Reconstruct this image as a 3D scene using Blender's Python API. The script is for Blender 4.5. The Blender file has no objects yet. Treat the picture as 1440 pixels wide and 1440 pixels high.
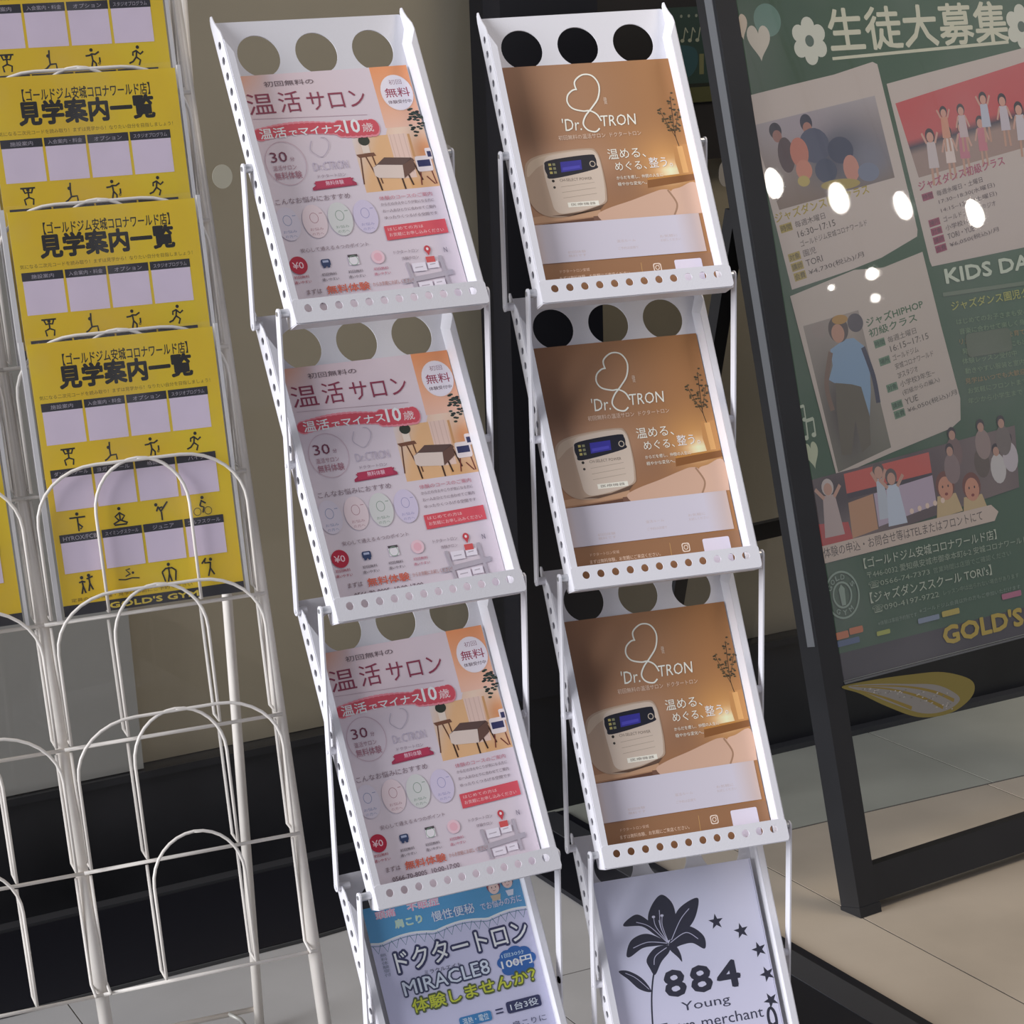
import bpy, math, random
from mathutils import Vector, Matrix
from mathutils.geometry import tessellate_polygon
random.seed(7)
SC = bpy.context.scene
COL = SC.collection
sin, cos, pi = math.sin, math.cos, math.pi

# ------------------------------------------------------------------ camera, light, exposure
cam_d = bpy.data.cameras.new('camera'); cam = bpy.data.objects.new('camera', cam_d); COL.objects.link(cam)
cam_d.sensor_width = 36; cam_d.lens = 69.02; cam_d.shift_x = 0.1568; cam_d.shift_y = 0.2761
cam_d.clip_start = 0.05; cam_d.clip_end = 60
cam.matrix_world = Matrix(((0.91327, 0.18715, -0.36182, -0.92254), (-0.40269, 0.28065, -0.87125, -2.03651),
                           (-0.06151, 0.94139, 0.33167, 1.21450), (0, 0, 0, 1)))
SC.camera = cam
SC.view_settings.view_transform = 'Standard'; SC.view_settings.look = 'None'
SC.view_settings.gamma = 1; SC.view_settings.use_curve_mapping = False
SC.view_settings.exposure = 0.0

world = bpy.data.worlds.new('world'); SC.world = world; world.use_nodes = True
bg = world.node_tree.nodes['Background']; bg.inputs[0].default_value = (0.80, 0.83, 0.95, 1); bg.inputs[1].default_value = 0.35

def light(name, kind, loc, direction, energy, color, **kw):
    d = bpy.data.lights.new(name, kind); d.energy = energy; d.color = color
    for k, v in kw.items(): setattr(d, k, v)
    o = bpy.data.objects.new(name, d); COL.objects.link(o); o.location = loc
    o.rotation_euler = Vector(direction).to_track_quat('-Z', 'Y').to_euler(); return o
light('daylight', 'SUN', (-3, -1, 3), (0.97, 0.06, -0.32), 4.5, (0.93, 0.95, 1.0), angle=math.radians(35))
light('warm_fill_light', 'AREA', (1.6, -0.3, 2.9), (0, 0.1, -1), 20, (1.0, 0.86, 0.68), size=0.8)  # unseen area lamp added to warm the right-hand side

# ------------------------------------------------------------------ materials
def lin(c):
    if isinstance(c, str): c = [int(c[i:i+2], 16) / 255 for i in (0, 2, 4)]
    else: c = [x / 255 for x in c]
    return [x / 12.92 if x <= 0.04045 else ((x + 0.055) / 1.055) ** 2.4 for x in c]
KP = 1.4
def ink(c, k=KP): return tuple(min(0.92, x * k) for x in lin(c)) + (1,)

def mat(name, color, rough=0.5, metal=0.0, var=0.0, vscale=20, bump=0.0, bscale=200, spec=0.5, alpha=None):
    m = bpy.data.materials.new(name); m.use_nodes = True; nt = m.node_tree; N = nt.nodes; b = N['Principled BSDF']
    b.inputs['Roughness'].default_value = rough; b.inputs['Metallic'].default_value = metal
    b.inputs['Specular IOR Level'].default_value = spec
    c = list(color)[:3] + [1]; b.inputs['Base Color'].default_value = c
    if var:
        tc = N.new('ShaderNodeTexCoord'); no = N.new('ShaderNodeTexNoise'); no.inputs['Scale'].default_value = vscale
        no.inputs['Detail'].default_value = 6
        r = N.new('ShaderNodeValToRGB'); r.color_ramp.elements[0].position = 0.3; r.color_ramp.elements[1].position = 0.7
        r.color_ramp.elements[0].color = [x * (1 - var) for x in c[:3]] + [1]
        r.color_ramp.elements[1].color = [min(1, x * (1 + var)) for x in c[:3]] + [1]
        nt.links.new(tc.outputs['Object'], no.inputs['Vector']); nt.links.new(no.outputs['Fac'], r.inputs['Fac'])
        nt.links.new(r.outputs['Color'], b.inputs['Base Color'])
    if bump:
        tc = N.new('ShaderNodeTexCoord'); no = N.new('ShaderNodeTexNoise'); no.inputs['Scale'].default_value = bscale
        bp = N.new('ShaderNodeBump'); bp.inputs['Strength'].default_value = bump; bp.inputs['Distance'].default_value = 0.01
        nt.links.new(tc.outputs['Object'], no.inputs['Vector']); nt.links.new(no.outputs['Fac'], bp.inputs['Height'])
        nt.links.new(bp.outputs['Normal'], b.inputs['Normal'])
    if alpha is not None: b.inputs['Alpha'].default_value = alpha
    return m

def clear(name, haze=(0.8, 0.8, 0.85), hazef=0.05, gloss=0.08, rough=0.03, bump=0.0, bscale=8, streak=False):
    """thin clear plastic or glass: straight transmission, a little milky scatter, a glossy coat"""
    m = bpy.data.materials.new(name); m.use_nodes = True; nt = m.node_tree; N = nt.nodes; L = nt.links
    for n in list(N): N.remove(n)
    out = N.new('ShaderNodeOutputMaterial'); tr = N.new('ShaderNodeBsdfTransparent'); df = N.new('ShaderNodeBsdfDiffuse')
    gl = N.new('ShaderNodeBsdfGlossy'); gl.inputs['Roughness'].default_value = rough
    df.inputs['Color'].default_value = list(haze) + [1]
    m1 = N.new('ShaderNodeMixShader'); m1.inputs[0].default_value = hazef
    m2 = N.new('ShaderNodeMixShader')
    lw = N.new('ShaderNodeLayerWeight'); lw.inputs['Blend'].default_value = 0.5
    pw = N.new('ShaderNodeMath'); pw.operation = 'POWER'; pw.inputs[1].default_value = 4.0
    mu = N.new('ShaderNodeMath'); mu.operation = 'MULTIPLY_ADD'; mu.inputs[1].default_value = 0.8; mu.inputs[2].default_value = gloss; mu.use_clamp = True
    L.new(lw.outputs['Facing'], pw.inputs[0]); L.new(pw.outputs[0], mu.inputs[0]); L.new(mu.outputs[0], m2.inputs[0])
    L.new(tr.outputs[0], m1.inputs[1]); L.new(df.outputs[0], m1.inputs[2])
    L.new(m1.outputs[0], m2.inputs[1]); L.new(gl.outputs[0], m2.inputs[2]); L.new(m2.outputs[0], out.inputs[0])
    if bump or streak:
        tc = N.new('ShaderNodeTexCoord'); no = N.new('ShaderNodeTexNoise'); no.inputs['Scale'].default_value = bscale
        no.inputs['Detail'].default_value = 3
        L.new(tc.outputs['Object'], no.inputs['Vector'])
        if bump:
            bp = N.new('ShaderNodeBump'); bp.inputs['Strength'].default_value = bump; bp.inputs['Distance'].default_value = 0.02
            L.new(no.outputs['Fac'], bp.inputs['Height']); L.new(bp.outputs['Normal'], gl.inputs['Normal']); L.new(bp.outputs['Normal'], lw.inputs['Normal'])
        if streak:
            r = N.new('ShaderNodeMapRange'); r.inputs[1].default_value = 0.45; r.inputs[2].default_value = 0.75
            r.inputs[3].default_value = hazef * 0.5; r.inputs[4].default_value = hazef * 2.2
            L.new(no.outputs['Fac'], r.inputs[0]); L.new(r.outputs[0], m1.inputs[0])
    return m

def ink_material(name='printed_ink', rough=0.45, spec=0.4):
    m = bpy.data.materials.new(name); m.use_nodes = True; nt = m.node_tree; N = nt.nodes; b = N['Principled BSDF']
    a = N.new('ShaderNodeAttribute'); a.attribute_name = 'ink'; nt.links.new(a.outputs['Color'], b.inputs['Base Color'])
    b.inputs['Roughness'].default_value = rough; b.inputs['Specular IOR Level'].default_value = spec
    return m

def emit(name, color, s):
    m = bpy.data.materials.new(name); m.use_nodes = True; b = m.node_tree.nodes['Principled BSDF']
    b.inputs['Base Color'].default_value = list(color) + [1]
    b.inputs['Emission Color'].default_value = list(color) + [1]; b.inputs['Emission Strength'].default_value = s; return m

M_white = mat('white_powder_coat', (0.76, 0.745, 0.78), 0.38, bump=0.05, bscale=600)
M_screw = mat('rivet_steel', (0.55, 0.55, 0.56), 0.35, 0.8)
M_cream = mat('cream_coated_wire', (0.80, 0.745, 0.68), 0.35, var=0.12, vscale=9)
M_ink = ink_material()
M_ink_gloss = ink_material('laminated_print', 0.3, 0.5)
M_black = mat('black_anodised_frame', (0.013, 0.013, 0.015), 0.45, var=0.25, vscale=6)
M_grey_edge = mat('grey_profile_edge', (0.15, 0.155, 0.165), 0.4, 0.2)
M_sleeve = clear('clear_sleeve_film', (0.85, 0.83, 0.83), 0.035, 0.03, 0.12, bump=0.25, bscale=14, streak=True)
M_acrylic = clear('poster_cover_film', (0.72, 0.70, 0.72), 0.07, 0.06, 0.02, bump=0.012, bscale=3, streak=True)
M_glass = clear('window_glass', (0.5, 0.5, 0.48), 0.01, 0.03, 0.02)

# ------------------------------------------------------------------ object helpers
def mesh_obj(name, verts, faces, m, parent=None, smooth=False, mats=None):
    me = bpy.data.meshes.new(name); me.from_pydata([tuple(v) for v in verts], [], faces); me.update()
    me.materials.append(m)
    if smooth:
        for p in me.polygons: p.use_smooth = True
    o = bpy.data.objects.new(name, me); COL.objects.link(o)
    if parent: o.parent = parent
    return o
def empty(name, mw=None):
    o = bpy.data.objects.new(name, None); COL.objects.link(o); o.empty_display_size = 0.05
    if mw is not None: o.matrix_world = mw
    return o
def tag(o, label=None, cat=None, group=None, kind=None):
    for k, v in (('label', label), ('category', cat), ('group', group), ('kind', kind)):
        if v: o[k] = v
    return o
def copy_tree(o, parent=None):
    c = o.copy(); COL.objects.link(c)
    if parent is not None: c.parent = parent; c.matrix_parent_inverse = o.matrix_parent_inverse.copy()
    for ch in list(o.children): copy_tree(ch, c)
    return c

class MB:
    def __init__(s): s.v = []; s.f = []
    def add(s, v, f, M=None):
        n = len(s.v); s.v += [(M @ Vector(p) if M else Vector(p)) for p in v]; s.f += [tuple(i + n for i in q) for q in f]; return s
    def box(s, a, b, M=None, bev=0.0):
        x0, y0, z0 = a; x1, y1, z1 = b
        if bev:
            w = bev; pts = []
            pr = [(x0+w, y0), (x1-w, y0), (x1, y0+w), (x1, y1-w), (x1-w, y1), (x0+w, y1), (x0, y1-w), (x0, y0+w)]
            return s.prism(pr, z0, z1, M)
        v = [(x0,y0,z0),(x1,y0,z0),(x1,y1,z0),(x0,y1,z0),(x0,y0,z1),(x1,y0,z1),(x1,y1,z1),(x0,y1,z1)]
        return s.add(v, [(0,3,2,1),(4,5,6,7),(0,1,5,4),(1,2,6,5),(2,3,7,6),(3,0,4,7)], M)
    def prism(s, pts, z0, z1, M=None):
        n = len(pts); v = [(x, y, z0) for x, y in pts] + [(x, y, z1) for x, y in pts]
        f = [tuple(range(n))[::-1], tuple(range(n, 2*n))] + [(i, (i+1) % n, (i+1) % n + n, i + n) for i in range(n)]
        return s.add(v, f, M)
    def tube(s, P, r, seg=8, caps=True):
        P = [Vector(p) for p in P]; n = len(P); rings = []
        T = [(P[min(i+1, n-1)] - P[max(i-1, 0)]).normalized() for i in range(n)]
        up = Vector((0, 0, 1)) if abs(T[0].z) < 0.9 else Vector((1, 0, 0)); a = T[0].cross(up).normalized()
        b0 = len(s.v)
        for i in range(n):
            a = (a - T[i] * a.dot(T[i])).normalized(); b = T[i].cross(a)
            rr = r[i] if isinstance(r, (list, tuple)) else r
            for k in range(seg):
                t = 2*pi*k/seg; s.v.append(P[i] + (a*cos(t) + b*sin(t)) * rr)
        for i in range(n-1):
            for k in range(seg):
                s.f.append((b0+i*seg+k, b0+i*seg+(k+1) % seg, b0+(i+1)*seg+(k+1) % seg, b0+(i+1)*seg+k))
        if caps:
            s.f.append(tuple(b0+k for k in range(seg))[::-1]); s.f.append(tuple(b0+(n-1)*seg+k for k in range(seg)))
        return s
    def obj(s, name, m, parent=None, smooth=False): return mesh_obj(name, s.v, s.f, m, parent, smooth)

def circ(cx, cy, r, n=20, ry=None): return [(cx + r*cos(2*pi*i/n), cy + (ry or r)*sin(2*pi*i/n)) for i in range(n)]
def catmull(P, n=6, closed=False):
    out = []; m = len(P)
    rng = range(m) if closed else range(m-1)
    for i in rng:
        g = (lambda j: P[j % m]) if closed else (lambda j: P[min(max(j, 0), m-1)])
        p0, p1, p2, p3 = g(i-1), g(i), g(i+1), g(i+2)
        for k in range(n):
            t = k/n; out.append(tuple(0.5*((2*b) + (-a+c)*t + (2*a-5*b+4*c-d)*t*t + (-a+3*b-3*c+d)*t**3) for a, b, c, d in zip(p0, p1, p2, p3)))
    if not closed: out.append(tuple(P[-1]))
    return out
def plate(outer, holes, t):
    """sheet metal with real punched holes: returns verts, faces, thickness t centred on z=0"""
    c = bpy.data.curves.new('tmp', 'CURVE'); c.dimensions = '2D'; c.fill_mode = 'BOTH'; c.extrude = t/2
    for loop in [outer] + holes:
        sp = c.splines.new('POLY'); sp.points.add(len(loop)-1); sp.use_cyclic_u = True
        for p, (x, y) in zip(sp.points, loop): p.co = (x, y, 0, 1)
    o = bpy.data.objects.new('tmp', c); me = o.to_mesh()
    v = [tuple(q.co) for q in me.vertices]; f = [tuple(p.vertices) for p in me.polygons]
    o.to_mesh_clear(); bpy.data.objects.remove(o); bpy.data.curves.remove(c); return v, f

# ------------------------------------------------------------------ flat print (ink on paper): mm coordinates on a sheet
_tc = {}
def glyphs(s, bold=0.0):
    k = (s, bold)
    if k not in _tc:
        c = bpy.data.curves.new('tmp', 'FONT'); c.body = s; c.resolution_u = 2; c.offset = bold
        o = bpy.data.objects.new('tmp', c); me = o.to_mesh()
        v = [(q.co.x, q.co.y) for q in me.vertices]; f = [tuple(p.vertices) for p in me.polygons]
        o.to_mesh_clear(); bpy.data.objects.remove(o); bpy.data.curves.remove(c)
        xs = [p[0] for p in v] or [0, 1]; ys = [p[1] for p in v] or [0, 1]
        _tc[k] = (v, f, min(xs), max(xs), min(ys), max(ys))
    return _tc[k]
class Print:
    LAY = 0.000004
    def __init__(s, k=KP): s.v = []; s.f = []; s.c = []; s.k = k; s.o = (0, 0); s.r = 0; s.lay = 0; s.sh = 0
    def frame(s, x=0, y=0, deg=0, shear=0): s.o = (x, y); s.r = math.radians(deg); s.sh = shear; return s
    def T(s, x, y):
        x = x + s.sh*y; return (s.o[0] + x*cos(s.r) - y*sin(s.r), s.o[1] + x*sin(s.r) + y*cos(s.r))
    def _add(s, pts, faces, cols):
        n = len(s.v); s.lay += 1; z = s.lay * s.LAY
        s.v += [(x/1000, y/1000, z) for x, y in (s.T(*p) for p in pts)]; s.f += [tuple(i+n for i in f) for f in faces]
        s.c += cols if isinstance(cols, list) else [ink(cols, s.k)] * len(pts); return s
    def poly(s, pts, col):
        tri = tessellate_polygon([[Vector((x, y, 0)) for x, y in pts]]); return s._add(pts, [tuple(t) for t in tri], col)
    def rect(s, x0, y0, x1, y1, col): return s._add([(x0,y0),(x1,y0),(x1,y1),(x0,y1)], [(0,1,2,3)], col)
    def ell(s, cx, cy, rx, ry, col, n=24): return s._add(circ(cx, cy, rx, n, ry), [tuple(range(n))], col)
    def rrect(s, x0, y0, x1, y1, r, col):
        P = []
        for cx, cy, a in ((x1-r, y1-r, 0), (x0+r, y1-r, 90), (x0+r, y0+r, 180), (x1-r, y0+r, 270)):
            P += [(cx + r*cos(math.radians(a+t)), cy + r*sin(math.radians(a+t))) for t in (0, 30, 60, 90)]
        return s.poly(P, col)
    def stroke(s, P, w, col, smooth=True, closed=False):
        if smooth and len(P) > 2: P = catmull(P, 6, closed)
        if closed: P = P + [P[0]]
        n = len(P); V = []; F = []
        for i in range(n):
            a = P[max(i-1, 0)]; b = P[min(i+1, n-1)]
            if closed and i in (0, n-1): a, b = P[n-2], P[1]
            dx, dy = b[0]-a[0], b[1]-a[1]; l = math.hypot(dx, dy) or 1
            ww = w[0] + (w[1]-w[0])*i/(n-1) if isinstance(w, tuple) else w
            V += [(P[i][0] - dy/l*ww/2, P[i][1] + dx/l*ww/2), (P[i][0] + dy/l*ww/2, P[i][1] - dx/l*ww/2)]
            if i: F.append((2*i-2, 2*i-1, 2*i+1, 2*i))
        return s._add(V, F, col)
    def ring(s, cx, cy, rx, ry, w, col, n=28):
        return s.stroke([(cx + rx*cos(2*pi*i/n), cy + ry*sin(2*pi*i/n)) for i in range(n)], w, col, False, True)
    def text(s, t, x0, y0, x1, y1, col, bold=0.0, shear=0.0, vert=False):
        if vert:
            n = len(t); h = (y1-y0)/n
            for i, ch in enumerate(t): s.text(ch, x0, y1-(i+1)*h+h*0.08, x1, y1-i*h-h*0.08, col, bold)
            return s
        v, f, a, b, c, d = glyphs(t); e = abs(bold)*0.8; n = 1
        if bold > 0: x0 += 0; k = e*(x1-x0)/(b-a or 1); x0, x1, y0, y1 = x0+k, x1-k, y0+k, y1-k
        sx = (x1-x0)/(b-a or 1); sy = (y1-y0)/(d-c or 1)
        n = 0 if bold <= 0 else (8 if bold > 0.03 else 4)
        if bold > 0.08: n = 18
        for i in range(max(1, n)):
            q = (0.5 if (n == 18 and i >= 12) else 1.0) * e * sx; th = 2*pi*i/(12 if (n == 18 and i < 12) else 6 if n == 18 else (n or 1)) + 0.4
            dx = q*cos(th) if n else 0; dy = q*sin(th) if n else 0
            s._add([(x0 + dx + (x-a)*sx + shear*(y-c)*sy, y0 + dy + (y-c)*sy) for x, y in v], f, col)
        return s
    def grid(s, x0, y0, x1, y1, nx, ny, fn, quad=None):
        """printed photograph: fn(u,v)->rgb 0..255, v up; quad = four corners instead of the box"""
        V = []; C = []; F = []
        for j in range(ny+1):
            for i in range(nx+1):
                u, v = i/nx, j/ny
                if quad:
                    (ax, ay), (bx, by), (cx, cy), (dx, dy) = quad   # BL BR TR TL
                    V.append(((ax*(1-u)+bx*u)*(1-v) + (dx*(1-u)+cx*u)*v, (ay*(1-u)+by*u)*(1-v) + (dy*(1-u)+cy*u)*v))
                else: V.append((x0+(x1-x0)*u, y0+(y1-y0)*v))
                C.append(ink(fn(u, v), s.k))
        for j in range(ny):
            for i in range(nx):
                a = j*(nx+1)+i; F.append((a, a+1, a+nx+2, a+nx+1))
        return s._add(V, F, C)
    def obj(s, name, m, parent=None, z=0.0):
        me = bpy.data.meshes.new(name); me.from_pydata([(x, y, zz+z) for x, y, zz in s.v], [], s.f); me.update()
        at = me.color_attributes.new('ink', 'FLOAT_COLOR', 'POINT'); flat = []
        for c in s.c: flat += c
        at.data.foreach_set('color', flat); me.materials.append(m)
        o = bpy.data.objects.new(name, me); COL.objects.link(o)
        if parent: o.parent = parent
        return o
def mixc(a, b, t):
    t = max(0, min(1, t)); return tuple(x + (y-x)*t for x, y in zip(a, b))
def gauss(u, v, cu, cv, su, sv): return math.exp(-((u-cu)/su)**2 - ((v-cv)/sv)**2)

# ------------------------------------------------------------------ setting
WO = Vector((-0.34422, 0.85075, 0)); WA = math.radians(2.44)
def WM(off=0.0):   # wall frame: x along the wall, y out of the room's view (away), z up
    return Matrix.Translation(WO) @ Matrix.Rotation(WA, 4, 'Z') @ Matrix.Translation((0, off, 0))
def struct(name, mb, m, parent=None): return tag(mb.obj(name, m, parent), kind='structure')

M_tan = mat('tan_floor_tile', (0.52, 0.44, 0.345), 0.42, var=0.14, vscale=3.2)
M_tan2 = mat('tan_floor_tile_pale', (0.56, 0.475, 0.375), 0.42, var=0.14, vscale=2.5)
M_greyt = mat('pale_grey_floor_tile', (0.42, 0.41, 0.405), 0.4, var=0.08, vscale=4)
M_strip = mat('grey_green_floor_strip', (0.40, 0.40, 0.34), 0.4, var=0.1, vscale=4)
M_grout = mat('dark_grout', (0.12, 0.105, 0.09), 0.9)
M_olive = mat('olive_grey_panel', (0.40, 0.35, 0.25), 0.55, var=0.10, vscale=1.6)
M_olive_d = mat('olive_green_lower_panel', (0.115, 0.11, 0.085), 0.55, var=0.1, vscale=2)
M_board = mat('pale_grey_panel', (0.40, 0.395, 0.365), 0.5, var=0.06, vscale=3)
M_base = mat('black_skirting_stone', (0.016, 0.016, 0.019), 0.35, var=0.5, vscale=5)
M_mull = mat('black_window_column', (0.008, 0.008, 0.012), 0.4)
M_dark_panel = mat('dark_panel', (0.012, 0.0095, 0.009), 0.6, var=0.6, vscale=5)
M_greyline = mat('grey_metal_strip', (0.06, 0.06, 0.065), 0.45, 0.3)

floor = struct('floor', MB().box((-4, -4, -0.06), (5, 4, -0.0010)), M_grout)
def tiles(xs, ys, mats, gap=0.0015):
    k = 0
    for i in range(len(xs)-1):
        for j in range(len(ys)-1):
            mb = MB().box((xs[i]+gap, ys[j]+gap, -0.0008), (xs[i+1]-gap, ys[j+1]-gap, 0))
            mb.obj('floor_tile', mats[(i+j) % len(mats)], floor); k += 1
tiles([-1.52, -0.92, -0.32, 0.28, 0.585], [-1.5, -0.9, -0.3, 0.256, 0.86], [M_greyt], 0.0012)
tiles([0.585, 0.833, 1.385, 1.95, 2.5], [-1.5, -0.32, 0.565], [M_tan, M_tan2], 0.0016)
tiles([0.585, 0.833, 1.40, 1.95, 2.5], [0.567, 1.0], [M_strip], 0.0016)  # grey-green band of floor along the wall

mb = MB().box((-1.6, 0.02, 0.0), (3.2, 0.20, 0.215), WM()); mb.box((-1.6, 0.012, 0.205), (3.2, 0.021, 0.217), WM())
base = struct('baseboard_back', mb, M_base)
struct('baseboard_lip', MB().box((-1.6, -0.006, 0.0), (3.2, 0.0195, 0.011), WM()), M_greyline, base)
wall = struct('wall_back', MB().box((-1.6, 0.06, 0.216), (3.2, 0.12, 2.6), WM()), M_olive)
struct('trim_1', MB().box((0.956, -0.035, 0.218), (1.134, 0.06, 2.6), WM()).box((0.9, -0.02, 0.0), (1.15, 0.012, 0.216), WM()), M_mull)
struct('trim_2', MB().box((1.135, 0.03, 1.087), (3.2, 0.0595, 2.6), WM()), M_dark_panel)  # dark panel over the upper right of the wall
struct('trim_3', MB().box((-1.6, 0.03, 0.217), (0.278, 0.0595, 1.15), WM()), M_board)
win = tag(empty('window_1', WM()), kind='structure')
for x0, x1, z0, z1 in ((-1.6, 0.955, 0.217, 2.6), (1.1345, 3.2, 0.217, 2.6)):
    MB().add([(x0, 0.018, z0), (x1, 0.018, z0), (x1, 0.018, z1), (x0, 0.018, z1)], [(0, 1, 2, 3)]).obj('pane', M_glass, win)
# black threshold rail running out from the column, grey strip along its right side
rail = struct('trim_4', MB().box((0.497, -1.3, 0.0), (0.680, 0.845, 0.008)), M_mull)
struct('rail_strip', MB().box((0.612, -1.3, 0.008), (0.662, 0.845, 0.0095)), M_greyline, rail)
# long black floor mat at the foot of the window
mt = tag(empty('floor_mat', Matrix.Translation((-0.5, 0.69, 0.0))), 'black floor mat along the window skirting behind the wire rack', 'floor mat')
def fm(x): return 0.5755 + 0.075*(x+0.1) if x > -0.1 else 0.557
pts = [(-1.0, -0.135), (0.1, -0.140), (0.574, -0.118), (0.993, -0.065), (0.993, 0.186), (-1.0, 0.103)]
MB().prism(pts, 0.0005, 0.007).obj('mat_surface', M_mull, mt)
MB().prism([(-1.0, -0.139), (0.1, -0.144), (0.574, -0.122), (0.993, -0.069), (0.993, -0.065), (0.574, -0.118), (0.1, -0.140), (-1.0, -0.135)][::1], 0.0005, 0.0055).obj('mat_edge', mat('mat_edge_rubber', (0.05, 0.05, 0.052), 0.6), mt)

# marker dots on the glass
M_dot = mat('frosted_dot', (0.55, 0.53, 0.43), 0.5)
M_dot2 = mat('frosted_dot_faint', (0.38, 0.35, 0.31), 0.5)
for x, z, rx, rz, m, lab in ((0.492, 1.122, 0.0165, 0.0175, M_dot, 'pale round dot stuck on the window glass left of the flyer stand'),
                             (0.872, 1.124, 0.0205, 0.022, M_dot2, 'faint round dot on the window glass between the two flyer stands'),
                             (1.418, 1.062, 0.0125, 0.0215, M_dot2, 'pale upright oval dot on the window glass beside the green sign')):
    mb = MB().prism(circ(0, 0, rx, 28, rz), 0.0, 0.0008)
    o = mb.obj('glass_marker_dot', m); o.matrix_world = WM() @ Matrix.Translation((x, 0.0155, z)) @ Matrix.Rotation(pi/2, 4, 'X')
    tag(o, lab, 'sticker', 'marker dots on the glass')

# ------------------------------------------------------------------ flyer artwork
PICTO = dict(
 lift=([(0.5, 0.78)], [[(0.05, 0.86), (0.95, 0.86)], [(0.2, 0.84), (0.3, 0.62), (0.5, 0.66), (0.7, 0.62), (0.8, 0.84)], [(0.5, 0.68), (0.5, 0.38)], [(0.5, 0.4), (0.22, 0.3), (0.28, 0.02)], [(0.5, 0.4), (0.78, 0.3), (0.72, 0.02)]]),
 yoga=([(0.36, 0.7)], [[(0.46, 0.98), (0.42, 0.55)], [(0.42, 0.6), (0.44, 0.25)], [(0.44, 0.28), (0.2, 0.1), (0.05, 0.04)], [(0.44, 0.28), (0.8, 0.3), (0.82, 0.03)]]),
 dance=([(0.38, 0.88)], [[(0.38, 0.72), (0.42, 0.35)], [(0.0, 0.6), (0.25, 0.62), (0.4, 0.68), (0.6, 0.66), (0.85, 0.78)], [(0.42, 0.38), (0.3, 0.02)], [(0.42, 0.38), (0.6, 0.2), (0.58, 0.0)], [(0.85, 0.5), (0.85, 0.25)]]),
 run=([(0.62, 0.9)], [[(0.55, 0.75), (0.48, 0.42)], [(0.55, 0.74), (0.3, 0.66), (0.28, 0.48)], [(0.55, 0.7), (0.75, 0.55), (0.95, 0.68)], [(0.48, 0.42), (0.25, 0.2), (0.0, 0.12)], [(0.48, 0.42), (0.72, 0.25), (0.6, 0.0)]]),
 tee=([(0.5, 0.9)], [[(0.0, 0.72), (1.0, 0.72)], [(0.5, 0.72), (0.5, 0.4)], [(0.5, 0.4), (0.5, 0.0)], [(0.5, 0.4), (0.75, 0.2), (0.6, 0.1)]]),
 sit=([(0.5, 0.9)], [[(0.5, 0.72), (0.5, 0.25)], [(0.5, 0.68), (0.2, 0.5), (0.4, 0.3)], [(0.5, 0.68), (0.8, 0.5), (0.6, 0.3)], [(0.05, 0.12), (0.5, 0.3), (0.95, 0.12)], [(0.1, 0.06), (0.9, 0.06)]]),
 kick=([(0.2, 0.85)], [[(0.3, 0.75), (0.5, 0.45)], [(0.3, 0.7), (0.2, 0.5)], [(0.5, 0.45), (0.5, 0.0)], [(0.5, 0.5), (0.95, 0.95)], [(0.35, 0.65), (0.6, 0.7)]]),
 bike=([(0.55, 0.92)], [[(0.5, 0.8), (0.35, 0.5)], [(0.5, 0.75), (0.75, 0.6)], [(0.35, 0.5), (0.6, 0.4), (0.5, 0.12)]]),
 duo=([(0.25, 0.85), (0.7, 0.92)], [[(0.25, 0.7), (0.28, 0.4)], [(0.05, 0.6), (0.25, 0.65), (0.45, 0.6)], [(0.28, 0.4), (0.15, 0.0)], [(0.28, 0.4), (0.4, 0.02)], [(0.7, 0.8), (0.72, 0.5)], [(0.55, 0.75), (0.95, 0.85)], [(0.72, 0.5), (0.6, 0.1)], [(0.72, 0.5), (0.88, 0.15)]]),
 swim=([(0.72, 0.6)], [[(0.6, 0.55), (0.35, 0.4)], [(0.55, 0.6), (0.4, 0.85), (0.6, 0.9)], [(0.0, 0.25), (0.33, 0.18), (0.66, 0.25), (1.0, 0.18)]]),
 stretch=([(0.5, 0.92)], [[(0.5, 0.78), (0.5, 0.42)], [(0.05, 0.55), (0.3, 0.72), (0.7, 0.72), (0.95, 0.55)], [(0.5, 0.42), (0.38, 0.0)], [(0.5, 0.42), (0.62, 0.0)], [(0.05, 0.55), (0.2, 0.02)], [(0.95, 0.55), (0.85, 0.02)]]),
 golf=([(0.6, 0.88)], [[(0.58, 0.75), (0.52, 0.42)], [(0.58, 0.72), (0.2, 0.72), (0.25, 0.95)], [(0.52, 0.42), (0.35, 0.0)], [(0.52, 0.42), (0.75, 0.05)], [(0.0, 0.7), (0.3, 0.98)]]),
)
def picto(p, key, x, y, w, h, col='17130c'):
    hs, ls = PICTO[key]
    for hx, hy in hs: p.ell(x+hx*w, y+hy*h, 0.09*h, 0.09*h, col, 14)
    for l in ls: p.stroke([(x+a*w, y+b*h) for a, b in l], 0.085*h, col, False)
    if key == 'bike':
        for cx in (0.15, 0.85): p.ring(x+cx*w, y+0.2*h, 0.2*h, 0.2*h, 0.03*h, col, 18)
    if key == 'dance': p.ring(x+0.8*w, y+0.2*h, 0.05*h, 0.05*h, 0.03*h, col, 10)

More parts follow.
